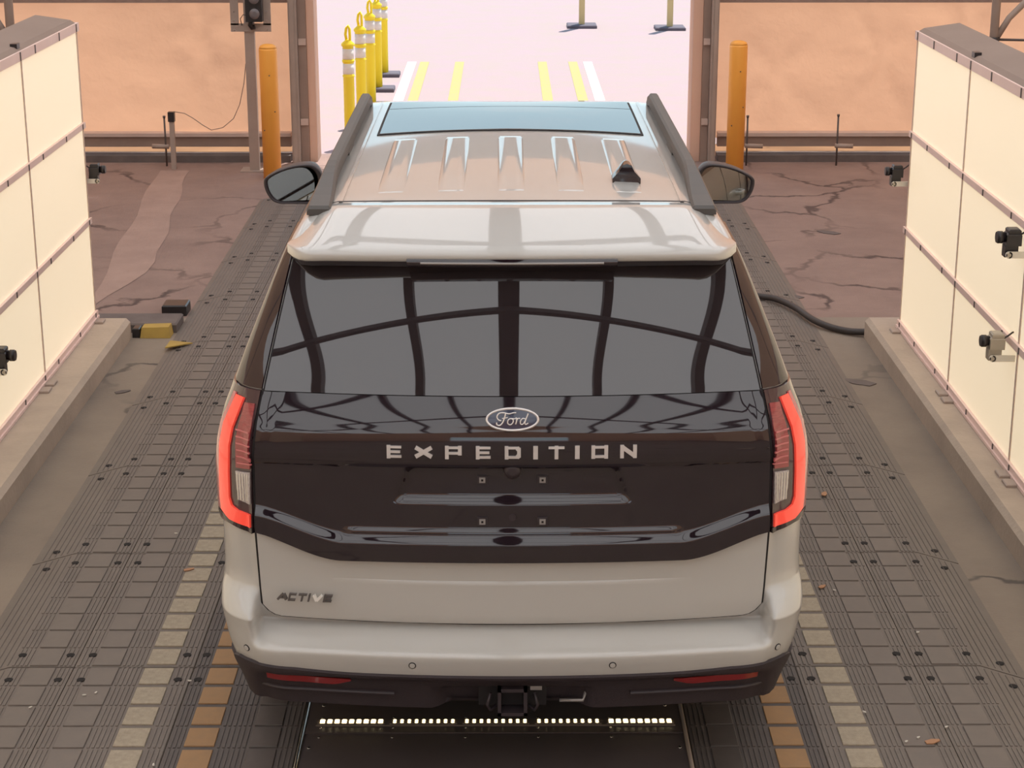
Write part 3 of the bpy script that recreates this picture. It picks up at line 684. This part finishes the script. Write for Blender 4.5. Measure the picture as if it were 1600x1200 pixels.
# black corner trims, side glass
def side_pt(s, y, z, off=0.):
    """point on the body side at height z and station y (s = -1 / 1)"""
    w, r = float(W(z)), float(RW(z)); ye = float(RK(z) + CRN(z)) + r
    x = w * (1 - .05 * float(sstep(3.6, 5.2, y)))
    if y < ye:
        b = np.clip(1 - (y - (ye - r)) / r, 0, 1); a = (1 - (1 - (1 - b)) ** 2.2 * 0 - b ** 2.2) if False else (1 - b ** 2.2) ** (1 / 2.2); x = w - r + r * a
    dz = float(W(z + .004) - W(z - .004)) / .008
    n = Vector((1, -.0, -dz)).normalized()
    return (s * (x + n.x * off), y, z + n.z * off)
def side_patch(name, m, s, ya, yb, za, zb_, off, parent=None, ny=14, nz=10):
    P = [[side_pt(s, ya(z) + (yb(z) - ya(z)) * i / ny, z, off) for i in range(ny + 1)] for z in np.linspace(za, zb_, nz + 1)]
    B = [[side_pt(s, ya(z) + (yb(z) - ya(z)) * i / ny, z, 0) for i in range(ny + 1)] for z in np.linspace(za, zb_, nz + 1)]
    A, B = np.array(P), np.array(B); mb = MB().grid(A)
    for e1, e2 in ((A[0], B[0]), (A[-1], B[-1]), (A[:, 0], B[:, 0]), (A[:, -1], B[:, -1])): mb.grid([e1, e2], False)
    return mb.obj(name, m, parent or car)
def corner_rows(z, s, x0, sy, n=16):
    """from x0 on the rear round the corner to station sy on the side"""
    x, y = outline(z, 40, 20); k = x > x0; px = np.concatenate([[x0], x[k]]); py = np.concatenate([[float(ry(x0, z))], y[k]])
    px = np.append(px, px[-1]); py = np.append(py, max(sy, py[-1] + .01))
    d = np.concatenate([[0], np.cumsum(np.hypot(np.diff(px), np.diff(py)))]); q = np.linspace(0, d[-1], n)
    X, Y = np.interp(q, d, px), np.interp(q, d, py)
    tx, ty = np.gradient(X), np.gradient(Y); l = np.hypot(tx, ty) + 1e-9
    return X, Y, ty / l, -tx / l
def corner_patch(name, m, s, za, zb_, x0f, syf, off, nz=16, n=18, base=0., parent=None):
    A, B = [], []
    for z in np.linspace(za, zb_, nz + 1):
        X, Y, nx, ny = corner_rows(float(z), s, x0f(z), syf(z), n)
        A.append([(s * (x + a * off), y_ + b * off, z) for x, y_, a, b in zip(X, Y, nx, ny)]); B.append([(s * (x + a * base), y_ + b * base, z) for x, y_, a, b in zip(X, Y, nx, ny)])
    A, B = np.array(A), np.array(B); mb = MB().grid(A)
    for e1, e2 in ((A[0], B[0]), (A[-1], B[-1]), (A[:, 0], B[:, 0]), (A[:, -1], B[:, -1])): mb.grid([e1, e2], False)
    return mb.obj(name, m, parent or car)
for s in (-1, 1):
    corner_patch('quarter_glass', 'gloss_black', s, 1.435, 1.83, lambda z: float(HG(z)) + .008, lambda z: .95, .008)
    for ya, yb, nm in ((1.05, 2.02, 'side_window'), (2.10, 3.62, 'side_window')):
        side_patch(nm, 'privacy_glass', s, lambda z, a=ya: a, lambda z, b=yb: b - (.0 if b < 3 else .75 * (z - 1.428)), 1.428, 1.80, .006)
    for y in (1.02, 2.06, 3.45):
        side_patch('door_gap', 'seal_black', s, lambda z, y=y: y - .003, lambda z, y=y: y + .003, .50, 1.42, .002, ny=1, nz=14)
    for y in (1.30, 2.30):
        hd = side_pt(s, y, 1.20)
        MB().tube(spline([(hd[0] - s * .01, y - .10, 1.20), (hd[0] + s * .03, y - .08, 1.20), (hd[0] + s * .035, y, 1.202), (hd[0] + s * .03, y + .08, 1.20), (hd[0] - s * .01, y + .10, 1.20)], 4), .013, 8).obj('door_handle', 'paint', car)
    side_patch('rocker', 'textured_black', s, lambda z: .34, lambda z: 4.9, .345, .472, .008, ny=40)
    # wheels with arches
    for y in (1.18, 4.30):
        xw = side_pt(s, y, .60)[0]
        MB().grid([[(xw + s * d, y + r * math.cos(a), .442 + r * math.sin(a)) for r, d in ((.49, -.03), (.49, .006), (.43, .010), (.43, -.05))] for a in np.linspace(-.2, math.pi + .2, 25)]).obj('wheel_arch', 'textured_black', car)
        cx_ = xw - s * .135
        wh = MB().lathe((cx_, y, .442), [(.26, -.13), (.38, -.135), (.405, -.11), (.41, -.07), (.41, .07), (.405, .11), (.38, .135), (.26, .13)], 40, 'x').obj('tyre', 'tyre', car)
        sk = MB().lathe((cx_ + s * .115, y, .442), [(.26, 0), (.265, s * .02), (.24, s * .018), (.23, 0)], 32, 'x')
        for k in range(6):
            a = k * math.pi / 3; c, d = math.cos(a), math.sin(a)
            sk.add([(cx_ + s * q, y + c * r - d * w_, .442 + d * r + c * w_) for q in (.11, .132) for r, w_ in ((.03, -.04), (.03, .04), (.25, .028), (.25, -.028))],
                   [(0, 1, 2, 3), (4, 7, 6, 5), (0, 4, 5, 1), (1, 5, 6, 2), (2, 6, 7, 3), (3, 7, 4, 0)])
        sk.obj('rim', 'alloy', wh)

# tail lamps
def ribbon(name, m, s, rows, off, parent, base=.0, n=4, sub=5):
    """rows of ((x, z) inner, (x, z) outer) mapped to the rear corner; closed sheet with skirt"""
    R = []
    for i in range(len(rows) - 1):
        for k in range(sub):
            t = k / sub; R.append(tuple(tuple(a + (b - a) * t for a, b in zip(p, q)) for p, q in zip(rows[i], rows[i + 1])))
    R.append(rows[-1])
    def S(p, q, t, o):
        x = p[0] + (q[0] - p[0]) * t; z = p[1] + (q[1] - p[1]) * t; x = min(x, float(W(z)) - .0015)
        v = surf(x, z, o); return (s * v[0], v[1], v[2])
    A = np.array([[S(p, q, i / n, off) for i in range(n + 1)] for p, q in R]); B = np.array([[S(p, q, i / n, base) for i in range(n + 1)] for p, q in R])
    mb = MB().grid(A)
    for e1, e2 in ((A[0], B[0]), (A[-1], B[-1]), (A[:, 0], B[:, 0]), (A[:, -1], B[:, -1])): mb.grid([e1, e2], False)
    return mb.obj(name, m, parent)
for s in (-1, 1):
    lamp = corner_patch('tail_lamp', 'lens_smoke', s, .962, 1.431, lambda z: float(HG(z)) + .010, lambda z: .50 + .0 * z, .012, nz=26, n=26)
    # lower edge follows a slope: a paint fillet covers the inner bottom corner, black gasket under it
    ribbon('light_bar', 'lamp_red', s, [((.872, 1.398), (.898, 1.400)), ((.888, 1.36), (.915, 1.363)), ((.912, 1.30), (.942, 1.305)), ((.925, 1.24), (.957, 1.24)), ((.930, 1.15), (.962, 1.15)), ((.932, 1.06), (.965, 1.05)), ((.925, 1.035), (.962, 1.005)), ((.905, 1.022), (.935, .982)), ((.862, 1.012), (.862, .966))], .020, lamp, .010)
    ribbon('lens_rim', 'lens_rim', s, [((.901, 1.405), (.910, 1.405)), ((.919, 1.36), (.930, 1.36)), ((.946, 1.30), (.9585, 1.30)), ((.961, 1.24), (.972, 1.24)), ((.966, 1.15), (.981, 1.15)), ((.969, 1.06), (.982, 1.06)), ((.967, 1.0), (.980, 1.0))], .016, lamp, .010)
    bl = ribbon('brake_lens', 'lens_red', s, [((.838, 1.385), (.868, 1.385)), ((.848, 1.33), (.893, 1.31)), ((.856, 1.26), (.903, 1.26)), ((.859, 1.175), (.905, 1.175))], .018, lamp, .010)
    for k in range(9):
        z = 1.19 + k * .021
        ribbon('lens_rib', 'lens_rim', s, [((.853 - .0 * k, z), (.900, z)), ((.853, z + .005), (.900, z + .005))], .0205, bl, .014, 3, 1) if z < 1.31 else None
    rv = ribbon('reverse_lens', 'lens_white', s, [((.860, 1.163), (.906, 1.163)), ((.861, 1.11), (.905, 1.10)), ((.861, 1.050), (.898, 1.062))], .019, lamp, .010)
    for k in range(5):
        x = .866 + k * .0082
        ribbon('lens_rib', 'bracket_white', s, [((x, 1.158), (x + .003, 1.158)), ((x, 1.062), (x + .003, 1.064))], .0215, rv, .015, 1, 4)
    # black gasket and painted quarter below the lamp (the edge rises outward)
    ribbon('lamp_gasket', 'gloss_black', s, [((.858, .964), (.858, .945)), ((.90, .975), (.90, .955)), ((.94, .985), (.94, .967)), ((.978, 1.000), (.980, .985))], .0165, lamp, 0, 3, 6)
# lower valance, reflectors
def vt(x): x = abs(x); return .484 + .018 * sstep(.5, .95, x) - (.0 if x < .93 else .05 * (x - .93) / .05)
val = MB(); A, B = [], []
for t in np.linspace(0, 1, 14):
    rowA, rowB = [], []
    for x in np.linspace(-.945, .945, 91):
        z = .325 + (vt(x) - .325) * t; xx = math.copysign(min(abs(x), float(W(z)) - .02), x)
        rec = .030 * (1 - float(sstep(.84, .875, abs(xx)))) * (1 - float(sstep(.455, .470, z)))
        a = surf(xx, z, .012); rowA.append((a[0], a[1] + rec + .06 * (1 - float(sstep(.20, .28, abs(xx)))) * (1 - float(sstep(.40, .43, z))), a[2])); rowB.append(surf(xx, z, -.06))
    A.append(rowA); B.append(rowB)
A, B = np.array(A), np.array(B); val.grid(A)
for e1, e2 in ((A[0], B[0]), (A[-1], B[-1]), (A[:, 0], B[:, 0]), (A[:, -1], B[:, -1])): val.grid([e1, e2], False)
val = val.obj('lower_valance', 'textured_black', car)
for s in (-1, 1):
    corner_patch('valance_corner', 'textured_black', s, .315, .478, lambda z: .90, lambda z: .36, .010, 8, 14)
    P = []
    for x in np.linspace(.545, .835, 14):
        zt_ = .446 + .010 * (x - .545) / .29; zb_ = .416 + .010 * (x - .545) / .29 + (.022 * max(0, .60 - x) / .055)
        P.append([(s * x, surf(x, z, .012)[1] + .016, z) for z in (min(zb_, zt_ - .003), zt_)])
    mb = MB().grid(P); Q = [[(a[0], a[1] + .02, a[2]) for a in r] for r in P]; mb.grid(Q); mb.grid([[r[0] for r in P], [r[0] for r in Q]], False); mb.grid([[r[1] for r in P], [r[1] for r in Q]], False)
    mb.obj('reflector', 'reflector_red', val)
    P = [[(s * x, surf(x, .39, .012)[1] + .026 - d, z) for d, z in ((0, .395), (.012, .39), (.012, .382), (0, .378))] for x in np.linspace(.40, .86, 16)]
    MB().grid(P).obj('valance_rib', 'satin_black', val)
for x, z in ((-.334, .524), (.334, .524), (-.897, .545), (.897, .545)):
    p = Vector(surf(x, z, .001)); q = Vector(surf(x, z, .008)); d = (q - p).normalized()
    mb = MB().tube([p - d * .006, p + d * .001], .0125, 16); o = mb.obj('parking_sensor', 'seal_black', car)
    MB().tube([p - d * .006, p + d * .0025], .0095, 16).obj('sensor_face', 'paint', o)
# tow hitch
ht = MB()
for a, b, c, d in ((-.05, .05, .325, .337), (-.05, .05, .413, .425), (-.05, -.038, .325, .425), (.038, .05, .325, .425)): ht.box(a, b, .035, .30, c, d)
ht = ht.obj('hitch_receiver', 'satin_black', car)
MB().box(-.30, .30, .16, .26, .36, .44).obj('hitch_bar', 'seal_black', ht)
MB().box(-.115, .115, .09, .14, .34, .46).obj('hitch_plate', 'seal_black', ht)
for s in (-1, 1): MB().tube([(s * .075, .06, .40), (s * .085, .05, .36), (s * .075, .06, .335), (s * .055, .07, .35)], .006, 6).obj('chain_loop', 'satin_black', ht)
MB().box(.06, .10, .07, .085, .405, .45).obj('hitch_label', 'badge_grey', ht)
MB().tube([(.16, .10, .352), (.24, .10, .352), (.25, .11, .38)], .006, 6).obj('socket_rim', 'badge_grey', ht)

# spoiler
sp_rows = []
for x in np.linspace(-1, 1, 61):
    X = .757 * math.copysign(1 - (1 - abs(x)) ** 1.0, x); e = abs(X) / .757
    yl = .285 + .05 * e ** 2 + .16 * max(0, (e - .86) / .14) ** 2.4           # rear lip
    zl = 1.872 - .006 * e ** 2 - .012 * max(0, (e - .8) / .2) ** 2
    yf = .80 + .015 * e ** 2
    zf = float(zroof(min(abs(X), .66), yf)) + .006 - .11 * max(0, (e - .80) / .20) ** 2
    yb_ = min(yl + .22, .62)
    zt_ = lambda t: zl + (zf - zl) * (1 - (1 - t) ** 1.35) if zf > zl else zl + (zf - zl) * t
    r = [(X, yf, zf - .012)] + [(X, yf - (yf - yl) * u, zt_(1 - u)) for u in np.linspace(0, .96, 14)]
    r += [(X, yl + .006, zl - .004), (X, yl, zl - .012), (X, yl + .002, zl - .030), (X, yl + .012, zl - .036), (X, yl + .07, zl - .040), (X, min(yl + .15, .55), zl - .055)]
    sp_rows.append(r)
A = np.array(sp_rows); spo = MB().grid(A)
c0 = A[0].mean(0); c1 = A[-1].mean(0)
for end in (A[0], A[-1]):
    n_ = len(end); spo.add([tuple(p) for p in end] + [tuple(end.mean(0))], [(i, i + 1, n_) for i in range(n_ - 1)] + [(n_ - 1, 0, n_)], True)
spo = spo.obj('roof_spoiler', 'paint', car)
und = []
for x in np.linspace(-.735, .735, 41):
    e = abs(x) / .757; yl = .285 + .05 * e ** 2 + .16 * max(0, (e - .86) / .14) ** 2.4; zl = 1.872 - .006 * e ** 2 - .012 * max(0, (e - .8) / .2) ** 2
    und.append([(x, yl + .016, zl - .0375), (x, yl + .05, zl - .060), (x, yl + .10, zl - .085 + .02 * e)])
MB().grid(und).obj('spoiler_underside', 'satin_black', spo)
P = [[(x, .285 + .05 * (x / .757) ** 2 + d, z) for d, z in ((.012, 1.848), (-.004, 1.846), (-.004, 1.822), (.02, 1.816), (.05, 1.82))] for x in np.linspace(-.345, .345, 21)]
hb = MB().grid(P).obj('high_brake_lamp', 'gloss_black', spo)
P = [[(x, .285 + .05 * (x / .757) ** 2 + d, z) for d, z in ((-.003, 1.838), (-.008, 1.837), (-.008, 1.831), (-.003, 1.830))] for x in np.linspace(-.30, .30, 21)]
MB().grid(P).obj('brake_strip', 'badge_grey', hb)
# seam between roof and spoiler
P = [[(x, yy, float(zroof(min(abs(x), .66), yy)) + .0095 - .11 * max(0, (abs(x) / .757 - .80) / .20) ** 2) for yy in (.800 + .015 * (x / .757) ** 2,   .818 + .015 * (x / .757) ** 2)] for x in np.linspace(-.72, .72, 41)]
MB().grid(P).obj('spoiler_seam', 'seal_black', spo)

# roof: ribs, panoramic glass, ditches, rails, fin
def rpt(x, y, h=0.): return (x, y, float(zroof(x, y)) + h)
for xc in (-.435, -.218, 0, .216, .425):
    mb = MB(); hw = .043; ys = np.concatenate([[.98, .985], np.linspace(1.0, 2.0, 24), [2.025, 2.032]])
    P = []
    for i, y in enumerate(ys):
        h = 0. if i in (0, len(ys) - 1) else .007 * float(sstep(.98, 1.25, y)) + .001
        P.append([rpt(xc - hw - .008, y, -.002), rpt(xc - hw, y, h), rpt(xc - hw * .3, y, h), rpt(xc + hw * .3, y, h), rpt(xc + hw, y, h), rpt(xc + hw + .008, y, -.002)])
    mb.grid(P, smooth=True).obj('roof_rib', 'paint', car)
def plate(x0f, x1f, y0, y1, h, name, m, parent=None, nx=24, ny=20, sk=.012):
    P = [[rpt(x0f(y) + (x1f(y) - x0f(y)) * i / nx, y, h) for i in range(nx + 1)] for y in np.linspace(y0, y1, ny + 1)]; A = np.array(P); B = A - [0, 0, sk]
    mb = MB().grid(A)
    for e1, e2 in ((A[0], B[0]), (A[-1], B[-1]), (A[:, 0], B[:, 0]), (A[:, -1], B[:, -1])): mb.grid([e1, e2], False)
    return mb.obj(name, m, parent or car)
plate(lambda y: -.565, lambda y: .565, 2.205, 3.17, .0035, 'sunroof_seal', 'seal_black')
rg_ = plate(lambda y: -.553, lambda y: .553, 2.215, 2.90, .007, 'sunroof_glass', 'roof_glass')
plate(lambda y: -.553, lambda y: .553, 2.912, 3.16, .007, 'sunroof_glass', 'roof_glass')
for s in (-1, 1):
    plate(lambda y: s * .603 - .006, lambda y: s * .603 + .006, .83, 3.16, .007, 'roof_ditch_trim', 'paint', None, 2, 24)
    rail = []
    for i, y in enumerate(np.concatenate([[.735, .75], np.linspace(.80, 3.10, 28), [3.135, 3.15]])):
        t0 = float(sstep(.73, 1.35, y)); t1 = 1 - float(sstep(3.06, 3.15, y))
        xc = s * (.672 - .004 * (y - .8) / 2.3); zt = 1.915 + .075 * t0 * (.35 + .65 * t1) + .018 * (1 - t0) * float(sstep(.72, .76, y)); zb_ = 1.90 + .035 * t0 * t1
        hw = .042 - .020 * t0
        rail.append([(xc - hw, y, zb_), (xc - hw, y, zt - .010), (xc - hw + .008, y, zt), (xc + hw - .008, y, zt), (xc + hw, y, zt - .010), (xc + hw, y, zb_)])
    R_ = np.array(rail); mb = MB().grid(R_, smooth=False, wrap=True)
    for e in (R_[0], R_[-1]): mb.add([tuple(p) for p in e], [tuple(range(6))])
    ro = mb.obj('roof_rail', 'rail_grey', car)
    MB().box(min(s * .655, s * .68), max(s * .655, s * .68), 1.0, 3.05, 1.895, 1.945).obj('rail_web', 'satin_black', ro)
    for yc in (1.35, 1.72, 1.82, 2.35, 2.46, 2.86, 2.94):
        MB().box(min(s * .651, s * .656), max(s * .651, s * .656), yc - .035, yc + .035, 1.944, 1.966).obj('rail_slot', 'hole_black', ro)
    MB().box(min(s * .648, s * .69), max(s * .648, s * .69), 1.78, 2.02, 1.895, 1.95).obj('rail_foot', 'rail_grey', ro)
# fin antenna
fin = []
for t in np.linspace(0, 1, 14):
    y = 1.13 + .21 * t; hgt = .075 * (1 - .12 * (1 - t)) * (1 - max(0, (t - .25) / .75) ** 1.6); bw = .052 * (1 - .9 * max(0, (t - .3) / .7) ** 2); tw = .015 * (1 - .5 * t)
    x0 = .425; z0 = float(zroof(x0, y)) + .004
    fin.append([(x0 - bw, y, z0 - .006), (x0 - bw, y, z0 + .014 * (1 - t)), (x0 - bw * .55, y, z0 + hgt * .60), (x0 - tw, y, z0 + hgt * .95), (x0, y, z0 + hgt + .003), (x0 + tw, y, z0 + hgt * .95), (x0 + bw * .55, y, z0 + hgt * .60), (x0 + bw, y, z0 + .014 * (1 - t)), (x0 + bw, y, z0 - .006)])
A = np.array(fin); mb = MB().grid(A); mb.add([tuple(p) for p in A[0]], [tuple(range(9))]); mb.obj('fin_antenna', 'gloss_black', car)

# door mirrors
for s in (-1, 1):
    ol = [(.955, 1.345), (1.00, 1.338), (1.10, 1.338), (1.165, 1.340), (1.205, 1.358), (1.232, 1.40), (1.242, 1.445), (1.232, 1.472), (1.18, 1.503), (1.11, 1.528), (1.04, 1.540), (.985, 1.534), (.950, 1.49), (.945, 1.42)]
    pts = [(p.x, p.y) for p in spline([(a, b, 0) for a, b in ol + [ol[0]]], 4)][:-1]
    c = np.mean(pts, 0); Q = []
    for sc_, dy in ((.86, 3.655), (.90, 3.642), (.97, 3.638), (1.0, 3.65), (1.0, 3.70), (.93, 3.78), (.72, 3.85), (.35, 3.885), (.02, 3.89)):
        Q.append([(s * (c[0] + (a - c[0]) * sc_), dy, c[1] + (b - c[1]) * sc_) for a, b in pts])
    mh = MB().grid(Q, wrap=True).obj('mirror_housing', 'satin_black', car)
    n_ = len(pts); k = .885
    mb = MB().add([(s * (c[0] + (a - c[0]) * k), 3.650 + (.25 if s < 0 else .10) * max(0, (1.242 - a)) * k + (.18 if s < 0 else .05) * (b - 1.34), c[1] + (b - c[1]) * k) for a, b in pts], [tuple(range(n_))])
    mb.obj('mirror_glass', 'mirror_glass', mh)
    MB().tube([(s * .90, 3.74, 1.36), (s * .96, 3.75, 1.37), (s * 1.02, 3.75, 1.38)], [.04, .035, .035], 10).obj('mirror_arm', 'satin_black', mh)

# badges -------------------------------------------------------------
STROKES = {  # unit box 1 x 1, list of thick segments
 'E': [((0, 0), (0, 1)), ((0, .0), (1, .0)), ((0, .5), (.9, .5)), ((0, 1), (1, 1))],
 'X': [((0, 0), (1, 1)), ((0, 1), (1, 0))],
 'P': [((0, 0), (0, 1)), ((0, 1), (1, 1)), ((1, 1), (1, .42)), ((1, .42), (0, .42))],
 'D': [((0, 0), (0, 1)), ((0, 1), (.85, 1)), ((.85, 1), (1, .8)), ((1, .8), (1, .2)), ((1, .2), (.85, 0)), ((.85, 0), (0, 0))],
 'I': [((.5, 0), (.5, 1))],
 'T': [((0, 1), (1, 1)), ((.5, 0), (.5, 1))],
 'O': [((0, 0), (0, 1)), ((0, 1), (1, 1)), ((1, 1), (1, 0)), ((1, 0), (0, 0))],
 'N': [((0, 0), (0, 1)), ((0, 1), (1, 0)), ((1, 0), (1, 1))],
 'A': [((0, 0), (.45, 1)), ((.55, 1), (1, 0)), ((.2, .36), (.8, .36))],
 'C': [((1, 1), (0, 1)), ((0, 1), (0, 0)), ((0, 0), (1, 0))],
 'V': [((0, 1), (.5, 0)), ((.5, 0), (1, 1))]}
def letter(ch, x0, w, z0, h, tx, tz, m, parent, off, slant=0.):
    mb = MB()
    for (a, b), (c, d) in STROKES[ch]:
        p = Vector((x0 + tx / 2 + a * (w - tx), z0 + tz / 2 + b * (h - tz))); q = Vector((x0 + tx / 2 + c * (w - tx), z0 + tz / 2 + d * (h - tz)))
        dr = (q - p); L = dr.length; dr = dr / L; th = abs(dr.x) * tz + abs(dr.y) * tx; nr = Vector((-dr.y, dr.x)) * th / 2
        e = dr * (th / 2 if abs(dr.x * dr.y) < .05 else 0)
        cs = [p - e - nr, q + e - nr, q + e + nr, p - e + nr]
        f_ = [surf(v.x + slant * (v.y - z0), v.y, off + .006, True) for v in cs]; b_ = [surf(v.x + slant * (v.y - z0), v.y, off - .004, True) for v in cs]
        mb.add(f_ + b_, [(0, 1, 2, 3), (7, 6, 5, 4), (0, 4, 5, 1), (1, 5, 6, 2), (2, 6, 7, 3), (3, 7, 4, 0)])
    return mb.obj('letter', m, parent)
px = dict(zip(range(10), [(606, 630), (648, 679), (697, 723), (745, 769), (790, 815), (834, 842), (857, 884), (899, 907), (925, 951), (970, 996)]))
for i, ch in enumerate('EXPEDITION'):
    a, b = px[i]; k = .00208
    xa, xb = (a - 802) * k, (b - 802) * k
    if ch == 'I': letter('I', xa - .01, xb - xa + .02, 1.237, .037, .015, .0105, 'chrome', gup, .014)
    else: letter(ch, xa, xb - xa, 1.237, .037, .012, .0075, 'chrome', gup, .014)
for ch, a, b in zip('ACTIVE', (427, 445, 460, 476, 483, 501), (444, 457, 474, 480, 499, 515)):
    k = .00210; xa, xb = (a - 802) * k, (b - 802) * k
    mb = MB(); letter(ch, xa, xb - xa, .722, .026, .0065, .0055, 'reflective_band' if ch == 'V' else 'badge_dark', gate, .016, .25)
# oval emblem with script
ez = 1.357; ow, oh = .087, .037
def ell(kx, kz, off, n=40): return [surf(kx * math.cos(2 * math.pi * i / n), ez + kz * math.sin(2 * math.pi * i / n), off, True) for i in range(n)]
r0 = [ell(ow, oh, .014), ell(ow, oh, .021), ell(ow - .002, oh - .002, .023), ell(ow - .006, oh - .006, .023), ell(ow - .0075, oh - .0075, .020), ell(.05, .018, .0205), ell(.002, .001, .021)]
em = MB().grid(r0[:5], wrap=True).obj('emblem_rim', 'chrome', gup)
MB().grid(r0[4:], wrap=True).obj('emblem_field', 'emblem_blue', em)
def script(pts, r=.0021):
    q = spline([(a, b, 0) for a, b in pts], 5)
    MB().tube([surf(p.x, ez + p.y, .0225, True) for p in q], r, 6).obj('script_stroke', 'chrome', em)
script([(-.036, -.004), (-.045, -.001), (-.050, .008), (-.043, .018), (-.028, .020), (-.012, .017), (.004, .020), (.012, .020)], .0023)
script([(-.022, .018), (-.026, .004), (-.032, -.010), (-.041, -.018), (-.050, -.016), (-.051, -.009)], .0026)
script([(-.034, .003), (-.024, .004), (-.015, .006)], .0018)
script([(-.006, .003), (-.014, -.002), (-.015, -.012), (-.007, -.016), (.001, -.010), (.002, -.001), (-.006, .003), (.004, .002), (.012, .003)], .0021)
script([(.010, .004), (.014, .003), (.013, -.006), (.010, -.015)], .0023)
script([(.013, -.003), (.018, .003), (.025, .003)], .0021)
script([(.042, .001), (.033, .003), (.026, -.005), (.027, -.014), (.034, -.014), (.041, -.004)], .0021)
script([(.051, .018), (.045, .004), (.040, -.010), (.043, -.015), (.051, -.011)], .0023)
